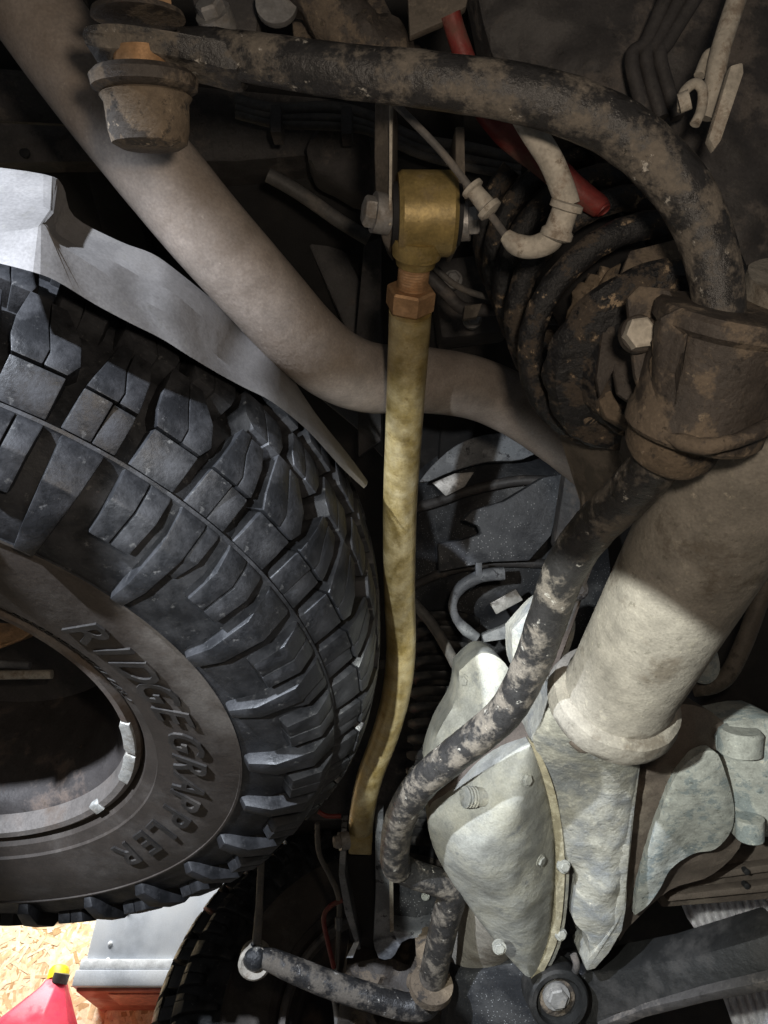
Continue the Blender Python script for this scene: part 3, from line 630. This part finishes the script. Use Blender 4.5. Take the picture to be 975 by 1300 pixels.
fb = thing('frame_bracket', 'pair of grey bracket plates bolted through the gold bar bushing', 'bracket', U(530, 220, .62))
def plate(px0, px1, d):   # plate seen nearly edge-on, running along the view
    V = []; o = [(px0 - 3, 120), (px1 - 2, 120), (px1, 180), (px1 + 1, 270), (px1 - 1, 312), (px0 + 12, 318), (px0 + 4, 300), (px0, 270), (px0 - 2, 190)]
    return o
slab('bracket_plate', [(476, 118, .575), (500, 118, .560), (499, 200, .585), (499, 285, .605), (494, 318, .625), (486, 306, .625), (478, 275, .62), (475, 200, .60)], .055, 'plate', fb, .002, vec=D(.08, .15, 1))
slab('bracket_plate', [(578, 160, .58), (590, 160, .58), (591, 250, .60), (589, 290, .615), (579, 318, .625), (572, 318, .625), (578, 260, .61)], .055, 'plate', fb, .002, vec=D(.0, .15, 1))
slab('edge_weld', [(494, 118, .556), (499, 118, .556), (498, 205, .583), (497, 286, .604), (493, 286, .604), (494, 205, .583)], .003, 'hose', fb, .001)
bolt(U(478, 270, .612), D(-1, .05, -.3), .0125, .011, 'steelgrey', fb)
bolt(U(592, 281, .615), D(1, 0, -.2), .012, .011, 'steelgrey', fb)

# ------------------------------------------------------------------ exhaust and shield
ex = thing('tail_pipe', 'grey exhaust tail pipe bending over the axle', 'exhaust', U(400, 440, .72))
tube('pipe', [(-30, -95, .60), (70, 50, .61), (170, 180, .62), (260, 290, .64), (335, 375, .675), (385, 430, .71), (425, 463, .745), (470, 480, .785), (530, 482, .83), (590, 490, .87), (640, 508, .90), (700, 545, .92), (770, 600, .93)], .0365, 'pipe', ex, n=8, seg=40, lump=.0003, freq=25)
hs = thing('heat_shield', 'pale folded sheet metal shield arching over the spare tyre', 'heat shield', U(200, 380, .66))
loft('sheet', [[(-40, 208, 0.580), (55, 221, 0.580), (78, 236, 0.585), (92, 274, 0.590), (150, 306, 0.610), (192, 322, 0.625), (225, 345, 0.640), (282, 392, 0.670), (312, 425, 0.690), (352, 455, 0.715), (400, 525, 0.760), (442, 578, 0.795), (467, 612, 0.815)],
               [(-40, 255, 0.545), (55, 262, 0.545), (66, 280, 0.550), (76, 300, 0.555), (140, 330, 0.575), (180, 352, 0.590), (220, 372, 0.605), (270, 415, 0.635), (300, 446, 0.655), (345, 476, 0.685), (396, 534, 0.730), (440, 584, 0.765), (466, 615, 0.790)],
               [(-40, 300, 0.515), (40, 290, 0.515), (56, 285, 0.520), (70, 306, 0.525), (130, 345, 0.550), (170, 375, 0.570), (215, 400, 0.585), (262, 440, 0.615), (292, 465, 0.635), (340, 492, 0.665), (392, 540, 0.710), (437, 588, 0.745), (465, 617, 0.770)],
               [(-40, 325, 0.500), (30, 342, 0.500), (70, 356, 0.510), (120, 386, 0.530), (165, 410, 0.550), (205, 430, 0.570), (240, 452, 0.590), (275, 473, 0.610), (310, 492, 0.630), (345, 510, 0.655), (390, 546, 0.700), (432, 592, 0.730), (462, 620, 0.760)]], .003, 'shield', hs, n=4, smooth=9)

# ------------------------------------------------------------------ coil springs
def coil(name, label, base, up, rad, wire, turns, pitch, m, group, seg=14, per=28, lump=.0008):
    t = thing(name, label, 'spring', base, group)
    up = up.normalized(); x = up.orthogonal().normalized(); y = up.cross(x); C = []
    for i in range(int(turns * per) + 1):
        a = 2 * math.pi * i / per; C.append(base + (x * math.cos(a) + y * math.sin(a)) * rad + up * pitch * i / per)
    V, F = sweep(C, [wire] * len(C), seg, lump, 70)
    mk('coil', V, F, m, t, smooth=50)
    return t, x, y
base = U(822, 450, .60)
ns, _, _ = coil('coil_spring', 'black dirt crusted coil spring behind the rusty clamp', base, Vector((-.06, .10, 1)), .090, .0105, 4.5, .062, 'coil', None)
lathe('lower_seat', base - Vector((0, 0, .015)), (-.06, .10, 1), [(-.03, .03), (-.028, .052), (-.012, .058), (-.008, .078), (0, .084), (.006, .084), (.006, .05)], 'coil', ns, 64, lump=.0026, freq=70)
lathe('bump_stop', base, (-.06, .1, 1), [(.0, .045), (.08, .045), (.1, .05), (.2, .05), (.3, .055)], 'black', ns, 28)
fbse = U(560, 1075, 1.22)
bs = thing('bump_stop', 'black ribbed rubber bellows standing behind the gold bar', 'bump stop', fbse)
pb = []
for i in range(15): z = i * .026; pb += [(z, .050), (z + .006, .062), (z + .014, .063), (z + .020, .051)]
lathe('bellows', fbse, (U(566, 800, 1.36) - fbse), pb, 'bellow', bs, 36, smooth=60)

# ------------------------------------------------------------------ hoses, cables, lines
hz = thing('brake_hose', 'dusty pale rubber hose with ribbed fitting looping past the spring', 'hose', U(700, 260, .52))
tube('hose', [(655, 130, .50, .0085), (675, 165, .505, .0085), (700, 205, .51, .0085), (716, 245, .515, .0085), (722, 262, .517, .008)], .0085, 'hose', hz)
fa = U(708, 295, .525) - U(722, 255, .515)
lathe('fitting', U(721, 256, .515), fa, [(0, .009), (.001, .0115), (.005, .0115), (.006, .009), (.018, .0095), (.020, .0115), (.024, .0115), (.026, .008)], 'hose', hz, 24)
tube('hose_end', [(709, 290, .525, .0075), (697, 306, .528, .0085), (675, 314, .532, .008), (655, 310, .535, .0075), (642, 299, .537, .005)], .008, 'hose', hz)
cb = thing('brake_cable', 'thin dark cable with pale ribbed sleeve crossing the bracket', 'cable', U(580, 220, .55))
tube('cable', [(490, 120, .54), (520, 150, .54), (560, 192, .542), (595, 236, .545), (615, 262, .545), (640, 296, .54), (648, 306, .536)], .0028, 'cable', cb)
ca = U(628, 272, .545) - U(602, 240, .545)
lathe('sleeve', U(597, 236, .543), ca, [(0, .005), (.001, .0085), (.004, .0085), (.005, .006), (.019, .0068), (.020, .0092), (.024, .0092), (.026, .004)], 'hose', cb, 22)
rl = thing('red_line', 'faded red hose running behind the thick bar and ending in a blunt tip', 'hose', U(680, 190, .60))
tube('hose', [(572, 18, .56, .008), (585, 60, .57, .008), (610, 128, .58, .009), (640, 165, .585, .011), (690, 205, .59, .0115), (730, 240, .595, .010), (760, 262, .60, .009), (766, 268, .60, .006)], .01, 'redline', rl, lump=.0005)
# stay behind the bracket
st = tag(tube('stay_rod', [(340, 222, .88), (380, 245, .89), (430, 280, .90), (468, 303, .91)], .0085, 'cable', None), 'slim dark diagonal rod between tail pipe and grey bracket', 'rod')
st2 = thing('parking_cable', 'thin bent cables and bolted tab hanging below the bracket', 'cable', U(590, 360, .82))
tube('cable', [(545, 332, .80), (575, 360, .81), (610, 375, .82), (640, 378, .83)], .0035, 'cable', st2)
tube('cable', [(540, 345, .82), (565, 370, .82), (590, 392, .83), (640, 392, .84)], .007, 'frame', st2)
slab('tab', [(590, 388, .80), (612, 385, .80), (606, 402, .80), (588, 405, .80)], .012, 'plate', st2, .001)

# ------------------------------------------------------------------ underbody
ub = thing('floor_pan', 'black underbody sheet metal above the suspension', 'underbody', CAM + Vector((0, 1, 1.05)))
V0 = CAM
box('pan', (-1.3, -0.7, V0.z + 1.05), (1.6, 2.3, V0.z + 1.09), 'black', ub)
box('pan_side', (-1.3, 2.22, V0.z + .80), (1.6, 2.3, V0.z + 1.049), 'black', ub)
for i in range(5): box('pan_rib', (-.9 + i * .5, -.6, V0.z + 1.02), (-.84 + i * .5, 2.1, V0.z + 1.051), 'black', ub, .008)
fr = thing('frame_rail', 'long dark box section frame rail across the far side', 'frame', CAM + Vector((.3, 1.75, .8)))
box('rail', (-1.2, 1.72, V0.z + .68), (1.6, 1.82, V0.z + .86), 'frame', fr, .012)
cm = thing('cross_member', 'dark dirty crossmember behind the tail pipe with small round hole', 'frame', U(150, 170, .95))
slab('beam', [(-60, 80, .90), (480, 130, .94), (480, 190, .97), (300, 205, .97), (140, 205, .96), (105, 160, .95), (-60, 150, .94)], .10, 'frame', cm, .006)
slab('beam_flange', [(-60, 152, .905), (105, 160, .905), (150, 160, .91), (150, 205, .93), (-60, 208, .925)], .03, 'frame', cm, .004)
lathe('hole', U(32, 194, .922), -D(0, 0, 1), [(-.02, .006), (.002, .0065), (.003, .005)], 'sipe', cm, 20)  # near-black disc, the hole's shade is in its colour
slab('gusset', [(388, 190, .90), (402, 160, .90), (440, 150, .90), (470, 170, .90), (470, 250, .95), (420, 230, .94), (395, 215, .93)], .05, 'frame', cm, .006, n=2)
slab('drop_plate', [(462, 310, .98), (484, 300, .98), (484, 560, 1.15), (455, 580, 1.17), (452, 420, 1.06)], .02, 'frame', cm, .003)
wh = thing('wiring_harness', 'bundle of dark taped wires clipped along the crossmember', 'wiring', U(380, 160, .9))
for k, (dy, r_) in enumerate(((0, .008), (10, .006), (17, .005))):
    tube('wire', [(300, 128 + dy, .86), (350, 140 + dy, .86), (420, 138 + dy * 1.3, .87), (470, 150 + dy, .88), (530, 178 + dy, .90), (600, 190 + dy * 1.4, .92), (660, 205 + dy, .93)], r_, 'cable', wh)
for px, py in ((350, 148), (440, 150)): slab('clip', [(px - 7, py - 16, .845), (px + 7, py - 16, .845), (px + 7, py + 20, .845), (px - 7, py + 20, .845)], .03, 'frame', wh, .002)
um = thing('body_mount', 'dark stepped body mount and bolted gusset above the gold bar', 'mount', U(560, 330, 1.1))
slab('mount_plate', [(520, 150, 1.05), (700, 130, 1.05), (720, 260, 1.08), (660, 340, 1.1), (560, 350, 1.1), (530, 300, 1.08)], .06, 'frame', um, .008)
slab('mount_step', [(548, 330, 1.05), (640, 318, 1.05), (650, 420, 1.1), (560, 430, 1.1)], .08, 'frame', um, .008)
for px, py in ((575, 355), (628, 350), (600, 405)): bolt(U(px, py, 1.04), -D(0, 0, 1), .010, .008, 'steelgrey', um)
lg = thing('panel_brace', 'dark diagonal brace between tail pipe and gold bar', 'brace', U(430, 400, 1.1))
slab('brace', [(360, 240, 1.08), (400, 232, 1.08), (486, 420, 1.15), (486, 470, 1.16), (440, 420, 1.14)], .03, 'frame', lg, .005)
# top row of clutter above the bar
tp = thing('crossmember_bracket', 'muddy bracket, tab and fittings packed above the thick bar', 'bracket', U(450, 10, .62))
slab('tan_tab', [(516, -30, .56), (600, -30, .56), (592, 8, .56), (566, 26, .56), (520, 46, .56)], .008, 'plate', tp, .002)
tube('lumpy_hose', [(380, -20, .58, .02), (430, 20, .58, .022), (470, 55, .585, .022), (520, 95, .59, .02)], .02, 'brack', tp, lump=.006, freq=70)
slab('plate', [(240, -20, .60), (330, -20, .60), (326, 40, .60), (262, 40, .60), (246, 10, .60)], .02, 'frame', tp, .003)
bolt(U(272, 20, .585), -D(.3, -.5, 1), .011, .012, 'steelgrey', tp)
lathe('clip_ring', U(352, 10, .58), -D(0, 0, 1), [(-.01, .009), (0, .016), (.006, .016), (.006, .010)], 'steelgrey', tp, 24)
slab('plate', [(366, -20, .61), (480, -20, .61), (520, 60, .61), (420, 60, .61), (372, 50, .61)], .03, 'brack', tp, .004)
rs = thing('ribbed_chassis_wall', 'dark ribbed frame side with rusty streaks in the upper corner', 'frame', U(800, 80, .68))
dome('side_plate', [(600, -40, .68), (1010, -40, .68), (1010, 300, .68), (900, 320, .68), (760, 190, .69), (640, 100, .70)], (830, 80, .68), .02, .05, 'frame', rs, 6, 4, lump=.01, freq=18)
for k in range(3):
    tube('rib', [(900 - 22 * k, -30, .625), (850 - 14 * k, 50, .63), (838 - 18 * k, 75, .63), (860 - 20 * k, 150, .63)], .006, 'frame', rs)
hk = thing('hanger_rod', 'pale rusty rod hanger with loop and strap beside the frame', 'hanger', U(910, 110, .52))
tube('rod', [(945, -30, .52), (925, 30, .52), (912, 75, .52), (905, 115, .525), (893, 150, .53)], .0068, 'hose', hk)
slab('strap', [(928, 82, .50), (944, 78, .50), (945, 92, .50), (916, 178, .51), (908, 190, .51), (900, 175, .51)], .008, 'hose', hk, .002)
lpts = [(866, 140, .52), (868, 118, .52), (882, 106, .52), (892, 115, .52), (890, 140, .52), (882, 158, .52)]
tube('loop', lpts, .0035, 'hose', hk); tube('pin', [(862, 132, .515), (876, 126, .512)], .0065, 'hose', hk, n=3)
tube('hook', [(888, 96, .53), (898, 72, .53), (905, 68, .53)], .004, 'hose', hk, n=5)

# ------------------------------------------------------------------ wheel-arch liners on the far side
li = thing('wheel_arch_liner', 'speckled black and grey wheel arch liner behind the gold bar', 'liner', U(620, 640, 1.25))
slab('arch_panel', [(532, 612, 1.25), (548, 592, 1.25), (578, 566, 1.25), (615, 552, 1.24), (660, 550, 1.23), (700, 560, 1.22), (664, 583, 1.24), (620, 586, 1.25), (575, 598, 1.25), (545, 611, 1.25)], .04, 'liner', li, .003, n=3)
slab('bright_tab', [(549, 613, 1.30), (577, 601, 1.30), (602, 599, 1.30), (590, 618, 1.30), (566, 630, 1.30)], .01, 'steelgrey', li, .001)
slab('liner_panel', [(556, 690, 1.22), (585, 686, 1.22), (612, 678, 1.22), (608, 668, 1.22), (588, 660, 1.22), (600, 648, 1.22), (640, 636, 1.21), (690, 606, 1.20), (720, 600, 1.20), (700, 680, 1.20), (672, 712, 1.22), (620, 714, 1.23), (558, 726, 1.24)], .04, 'speckled', li, .004)
dome('liner_back', [(500, 640, 1.42), (540, 590, 1.40), (620, 548, 1.38), (720, 560, 1.36), (770, 680, 1.36), (760, 830, 1.38), (640, 850, 1.40), (510, 850, 1.42), (495, 740, 1.42)], (620, 700, 1.4), .07, .06, 'panel', li, n=4, step=12, lump=.01, freq=12)
tube('liner_rim', [(505, 650, 1.37), (545, 640, 1.34), (600, 622, 1.31), (660, 610, 1.29), (715, 612, 1.28)], .009, 'frame', li)
tube('liner_rim', [(508, 752, 1.35), (560, 728, 1.32), (620, 715, 1.30), (700, 716, 1.29)], .008, 'frame', li)
slab('brace', [(704, 690, 1.12), (718, 600, 1.08), (738, 590, 1.08), (738, 690, 1.10), (715, 712, 1.12)], .03, 'frame', li, .003)
hook = thing('hose_guide', 'grey curved hose guide ring and tabs between gold bar and axle', 'bracket', U(610, 760, 1.15))
tube('ring', [(640, 728, 1.16, .010), (612, 731, 1.16, .010), (586, 745, 1.16, .009), (575, 765, 1.16, .007), (579, 785, 1.16, .007), (592, 800, 1.16, .009), (606, 810, 1.16, .008)], .009, 'liner', hook, lump=.001)
slab('tab', [(622, 766, 1.17), (655, 748, 1.17), (664, 762, 1.17), (630, 780, 1.17)], .01, 'steelgrey', hook, .001)
slab('tab', [(604, 714, 1.15), (612, 714, 1.15), (612, 732, 1.15), (604, 732, 1.15)], .01, 'liner', hook, .001)
slab('lower_tab', [(612, 806, 1.14), (640, 795, 1.13), (668, 780, 1.12), (664, 804, 1.12), (640, 812, 1.13), (614, 816, 1.14)], .02, 'liner', hook, .003)
ws = tag(slab('tank_strap', [(480, 838, 1.45), (640, 820, 1.45), (640, 828, 1.45), (480, 850, 1.45)], .02, 'plate', None, .002), 'thin brown strap passing behind the gold bar and the bellows', 'strap')
vh = tag(tube('vent_hose', [(520, 760, 1.20), (548, 792, 1.19), (570, 828, 1.17), (588, 862, 1.14)], .0085, 'cable', None), 'dark slack hose running down behind the gold bar', 'hose')
sl = thing('inner_fender', 'pale painted inner fender panel glimpsed past the tail pipe', 'fender', U(440, 520, 1.3))
slab('panel', [(230, 300, 1.30), (300, 330, 1.30), (420, 470, 1.30), (486, 520, 1.30), (486, 580, 1.30), (455, 545, 1.30), (400, 500, 1.30), (280, 400, 1.30)], .02, 'shield', sl, .003)

# ------------------------------------------------------------------ far bracket on the axle
bk = thing('axle_bracket', 'black box bracket with light worn edges holding the lower end of the gold bar', 'bracket', U(520, 1150, 1.16))
slab('side_plate', [(476, 1062, 1.12), (480, 1040, 1.11), (487, 1040, 1.11), (491, 1100, 1.13), (497, 1108, 1.135), (497, 1178, 1.16), (510, 1190, 1.165), (492, 1216, 1.175), (480, 1214, 1.175), (474, 1195, 1.17), (477, 1130, 1.145)], .06, 'liner', bk, .003)
slab('base_flange', [(498, 1182, 1.15), (530, 1186, 1.15), (570, 1178, 1.14), (588, 1172, 1.14), (590, 1180, 1.14), (575, 1188, 1.14), (520, 1192, 1.15), (505, 1200, 1.16)], .05, 'liner', bk, .003)
slab('top_flange', [(486, 1098, 1.11), (500, 1106, 1.11), (540, 1116, 1.11), (590, 1128, 1.11), (592, 1134, 1.11), (540, 1126, 1.11), (492, 1112, 1.11)], .05, 'brack', bk, .002)
slab('back_panel', [(490, 1108, 1.19), (575, 1128, 1.19), (575, 1185, 1.20), (490, 1190, 1.20)], .01, 'panel', bk, .001)
slab('left_panel', [(432, 1085, 1.20), (478, 1080, 1.20), (482, 1210, 1.24), (445, 1195, 1.24)], .02, 'black', bk, .002)
slab('foot', [(474, 1196, 1.16), (512, 1188, 1.155), (506, 1205, 1.16), (497, 1218, 1.165), (480, 1217, 1.168)], .03, 'liner', bk, .004, n=2)
slab('worn_edge', [(489, 1046, 1.105), (493, 1046, 1.105), (499, 1106, 1.125), (500, 1182, 1.15), (495, 1184, 1.15), (494, 1110, 1.127)], .006, 'hose', bk, .001)
bolt(U(540, 1138, 1.18), -D(0, 0, 1), .005, .004, 'yoke', bk)
slab('left_plate', [(433, 1052, 1.13), (440, 1052, 1.13), (438, 1110, 1.15), (446, 1150, 1.17), (458, 1205, 1.2), (454, 1206, 1.2), (438, 1160, 1.18), (430, 1112, 1.15)], .05, 'liner', bk, .001)
bolt(U(433, 1068, 1.125), D(-1, 0, -.4), .010, .011, 'steelgrey', bk)
slab('bright_tag', [(440, 1216, 1.18), (449, 1198, 1.18), (456, 1196, 1.18), (448, 1216, 1.18)], .004, 'cabtrim', bk, .0005)
bl = thing('brake_line', 'thin steel brake lines with reddish hose beside the axle bracket', 'brake line', U(425, 1150, 1.2))
tube('line', [(403, 1045, 1.17), (405, 1082, 1.18), (418, 1110, 1.19), (430, 1140, 1.20), (430, 1180, 1.22), (428, 1230, 1.24)], .0042, 'cable', bl, lump=.0006)
tube('red_hose', [(436, 1142, 1.20), (420, 1150, 1.20), (411, 1165, 1.205), (416, 1195, 1.22), (424, 1228, 1.23)], .004, 'redline', bl)
tube('red_hose', [(404, 1030, 1.17), (415, 1036, 1.17), (433, 1036, 1.17)], .0035, 'redline', bl)
tube('steel_tube', [(424, 1262, 1.24, .006), (428, 1285, 1.25, .006), (430, 1320, 1.26, .006)], .006, 'steelgrey', bl)
lathe('fitting', U(430, 1164, 1.21), D(0, -1, .1), [(0, .004), (.002, .006), (.02, .006), (.022, .004)], 'liner', bl, 6)
# shock lower mount and clutter next to the bar
sm = thing('shock_mount', 'dirt covered shock absorber mount behind the lower bar', 'mount', U(500, 1240, 1.2))
dome('mount', [(440, 1225, 1.22), (490, 1215, 1.22), (520, 1225, 1.22), (540, 1200, 1.18), (590, 1180, 1.18), (600, 1290, 1.2), (500, 1330, 1.24), (430, 1330, 1.24)], (510, 1260, 1.2), .02, .08, 'brack', sm, 6, 4, lump=.015, freq=35)
tube('pin', [(520, 1245, 1.17), (535, 1248, 1.16), (548, 1250, 1.15)], .011, 'mud', sm)
dome('clamp_lump', [(528, 1205, 1.12), (545, 1195, 1.12), (560, 1215, 1.1), (552, 1245, 1.1), (532, 1240, 1.12)], (545, 1220, 1.1), .01, .04, 'mud', sm, 5, 4, lump=.006, freq=60)
# ------------------------------------------------------------------ control arm and its bolt
ca_ = thing('control_arm', 'black lower control arm with big bolt, reaching past the differential', 'control arm', U(840, 1250, 1.05))
slab('arm', [(735, 1236, 1.08), (790, 1232, 1.06), (880, 1215, 1.0), (1000, 1180, .93), (1000, 1246, .92), (900, 1266, .98), (820, 1284, 1.03), (765, 1303, 1.07), (735, 1300, 1.08)], .06, 'arm', ca_, .006)
slab('arm_edge', [(760, 1304, 1.06), (820, 1280, 1.02), (900, 1261, .97), (1000, 1240, .91), (1000, 1254, .92), (900, 1272, .98), (820, 1292, 1.03), (770, 1312, 1.07)], .05, 'frame', ca_, .003)
slab('axle_tab', [(572, 1246, 1.12), (640, 1222, 1.10), (700, 1218, 1.08), (748, 1240, 1.075), (760, 1330, 1.1), (560, 1330, 1.15)], .05, 'panel', ca_, .006)
ea = -D(-.08, -.05, 1)
lathe('eye', U(706, 1264, 1.05), ea, [(-.03, .03), (-.03, .042), (.012, .042), (.016, .039), (.016, .033), (.004, .031)], 'arm', ca_, 40)
lathe('washer', U(706, 1264, 1.05), ea, [(-.01, .025), (.006, .025), (.008, .022)], 'brack', ca_, 32)
bolt(U(706, 1264, 1.04), ea, .0145, .012, 'steelgrey', ca_)
tube('pinch_tab', [(728, 1212, 1.04), (732, 1224, 1.04), (730, 1234, 1.05)], .005, 'frame', ca_, n=3)
# ------------------------------------------------------------------ drive shaft yoke, right edge
yk = thing('drive_shaft', 'grey dirt speckled drive shaft yoke at the right edge', 'drive shaft', U(950, 1000, .95))
dome('yoke', [(908, 935, .93), (930, 920, .93), (1000, 918, .93), (1020, 1000, .93), (1000, 1060, .95), (968, 1062, .95), (940, 1068, .955), (936, 1040, .95), (922, 985, .94)], (965, 985, .93), .02, .09, 'yoke', yk, 7, 4, lump=.004, freq=40, pw=3)
lathe('bearing_cap', U(940, 934, .92), D(0, 1, -.1), [(-.02, .026), (.004, .026), (.008, .022), (.008, .001)], 'yoke', yk, 30)
lathe('bearing_cap', U(952, 1058, .925), D(.05, -1, .1), [(-.02, .0165), (.006, .0165), (.008, .014), (.008, .001)], 'yoke', yk, 26)
# tank skid behind
sk = thing('skid_plate', 'brown ribbed skid plate with slots below the drive shaft', 'skid plate', U(900, 1110, 1.2))
slab('plate', [(835, 1128, 1.15), (860, 1095, 1.15), (1000, 1060, 1.15), (1000, 1140, 1.18), (840, 1152, 1.18)], .05, 'pinion', sk, .004)
for k in range(2): slab('rib', [(850, 1116 + 21 * k, 1.14), (1000, 1094 + 26 * k, 1.14), (1000, 1104 + 26 * k, 1.14), (848, 1124 + 21 * k, 1.14)], .02, 'pinion', sk, .003)
for k in range(2): lathe('slot_shade', U(948, 1107 + 18 * k, 1.132), -D(0, 0, 1), [(-.01, .004), (.001, .0045), (.002, .003)], 'sipe', sk, 14)  # near-black discs paint the shade inside the slots
bd = thing('transmission_case', 'dark brown rounded case behind the axle on the right', 'case', U(900, 860, 1.2))
dome('case', [(820, 800, 1.2), (900, 690, 1.15), (1010, 640, 1.1), (1010, 940, 1.15), (900, 930, 1.2), (840, 900, 1.2)], (930, 820, 1.15), .03, .1, 'black', bd, 6, 4)
bx_ = tag(dome('mud_clod', [(868, 840, .90), (885, 812, .90), (905, 815, .90), (914, 850, .90), (900, 868, .90), (878, 862, .90)], (892, 842, .89), .015, .03, 'yoke', None, 6, 4, lump=.008, freq=80), 'grey lump of dried mud beside the axle tube', 'mud')
rr = thing('breather_pipe', 'tan bent pipe with thin crossbar right of the axle tube', 'pipe', U(940, 820, .95))
tube('pipe', [(985, 700, .90), (965, 760, .90), (945, 815, .91), (925, 855, .92), (905, 870, .93), (880, 874, .94)], .0105, 'plate', rr)
tube('crossbar', [(890, 770, .95), (930, 768, .95), (975, 766, .95)], .006, 'plate', rr, n=3)
sil = tag(slab('dark_backdrop', [(700, 1140, 1.95), (1200, 1060, 1.95), (1200, 1420, 1.95), (560, 1420, 1.95)], .05, 'black', None, .004), 'black inner sill added for darkness behind control arm and silver foil', 'backdrop')  # black sheet added to keep this gap dark
fo = thing('foil_panel', 'crinkled silver corrugated foil sheet seen past the control arm', 'panel', U(930, 1180, 1.6))
rows = []
for i in range(29):
    x = 868 + i * 5; dz = .014 * (i % 2)
    rows.append([(x - 4, 1145 - (i * .45), 1.6 + dz), (x + 4, 1165 - i * .6, 1.6 + dz), (x + 12 + (i == 0) * 6, 1185 - i * .6, 1.6 + dz), (x + 26, 1206 - i * .6, 1.6 + dz)])
loft('sheet', rows, .003, 'foil', fo, n=2, smooth=20)
rows = []
for i in range(16):
    x = 915 + i * 5; dz = .012 * (i % 2); rows.append([(x - 3, 1250 - i, 1.55 + dz), (x + 6, 1275 - i, 1.55 + dz), (x + 22, 1320 - i, 1.55 + dz)])
loft('sheet', rows, .003, 'foil', fo, n=2, smooth=20)

# ------------------------------------------------------------------ far wheel
fw, _ = wheel_root('road_wheel', 'dark far road wheel with chunky side lugs below the spare', axp(1.0) + Vector((-.06, 0, 0.01)), axd)
ft = tyre(fw); rim_part(fw)
dr = thing('brake_drum', 'dark brake backing plate inside the far wheel', 'brake', axp(.93))
lathe('backing_plate', axp(.93), axd, [(0, .05), (0, .15), (.02, .17), (.05, .17), (.06, .05)], 'frame', dr, 48)

# ------------------------------------------------------------------ wall things
tl = onwall(133, 1105, YW - .30); br = onwall(103, 1252, YW - .30); rt = onwall(260, 1240, YW - .30)
tb2 = thing('wall_cabinet', 'grey metal wall cabinet with red underside against the strand board', 'cabinet', (rt.x - .2, YW, br.z))
zt = onwall(133, 1060, YW - .3).z; z1 = onwall(110, 1232, YW - .3).z; z2 = onwall(110, 1218, YW - .3).z; z0 = onwall(105, 1254, YW - .3).z
xl = onwall(118, 1180, YW - .3).x; xr = xl + .75
box('body', (xl, YW - .30, z2), (xr, YW - .001, zt), 'cabgrey', tb2, .01)
box('lip', (xl - .012, YW - .315, z1), (xr + .01, YW - .001, z2 - .001), 'cabtrim', tb2, .006)
box('bottom_rail', (xl - .02, YW - .32, z0), (xr + .02, YW - .001, z1 - .001), 'cabgrey', tb2, .006)
box('underside', (xl - .005, YW - .305, z0 - .012), (xr, YW - .001, z0 - .001), 'cabred', tb2, .003)
box('underside_panel', (xl + .10, YW - .28, z0 - .018), (xl + .34, YW - .12, z0 - .0125), 'cabred2', tb2, .003)
for px, py in ((162, 1157), (137, 1225 - 6), (140, 1198)):
    c = onwall(px, py, YW - .302); lathe('rivet', c, (0, -1, 0), [(-.004, .008), (.002, .008), (.004, .004), (.004, .0005)], 'cabtrim', tb2, 16)
# fuel can on a wall shelf
g0 = onwall(64, 1250, YW - .2); gs = onwall(64, 1345, YW - .2)
box_sh = tag(box('wall_shelf', (g0.x - .5, YW - .38, gs.z - .02), (g0.x + .3, YW - .001, gs.z), 'wood', None, .003), 'wooden wall shelf under the red fuel can', 'shelf')
cn = thing('fuel_can', 'red plastic fuel can with tapered top and yellow cap', 'fuel can', (g0.x, YW - .2, gs.z))
def ringsq(cx, cy, z, hx, hy): return [Vector((cx + hx * a, cy + hy * b, z)) for a, b in ((-1, -.72), (-.72, -1), (.35, -1), (1, -.55), (1, .55), (.72, 1), (-.72, 1), (-1, .72))]
lv = [(0, .16, .13), (.08, .155, .13), (.17, .115, .11), (.34, .044, .05), (.385, .032, .035)]
top = onwall(62, 1246, YW - .2).z - gs.z
V = []; F = []
for i, (z, hx, hy) in enumerate(lv):
    V += ringsq(g0.x + (0.02 if i > 2 else 0), YW - .2, gs.z + .001 + z * top / .385, hx, hy)
    if i:
        for k in range(8): F.append(((i - 1) * 8 + k, (i - 1) * 8 + (k + 1) % 8, i * 8 + (k + 1) % 8, i * 8 + k))
F += [tuple(range(8)), tuple(range(32, 40))]
mk('body', V, F, 'can', cn, smooth=20, bevel=.006)
cp = Vector((g0.x + .025, YW - .2, gs.z + top))
lathe('neck', cp + Vector((.012, -.02, -.01)), (.15, -.2, 1), [(0, .028), (.03, .028), (.032, .02)], 'chrome', cn, 24)
lathe('cap', cp + Vector((-.005, 0, .0)), (-.1, .2, 1), [(0, .036), (.035, .036), (.045, .03), (.046, .001)], 'yellow', cn, 20)
# batten nailed on the wall
b0 = onwall(61, 1161, YW - .01); b1_ = onwall(86, 1149, YW - .01)
tag(box('wall_batten', (b0.x, YW - .025, b0.z), (b1_.x, YW - .0005, b1_.z + .12), 'wood', None, .002), 'short pale wood block nailed to the strand board', 'batten')
c0 = onwall(80, 1180, YW);
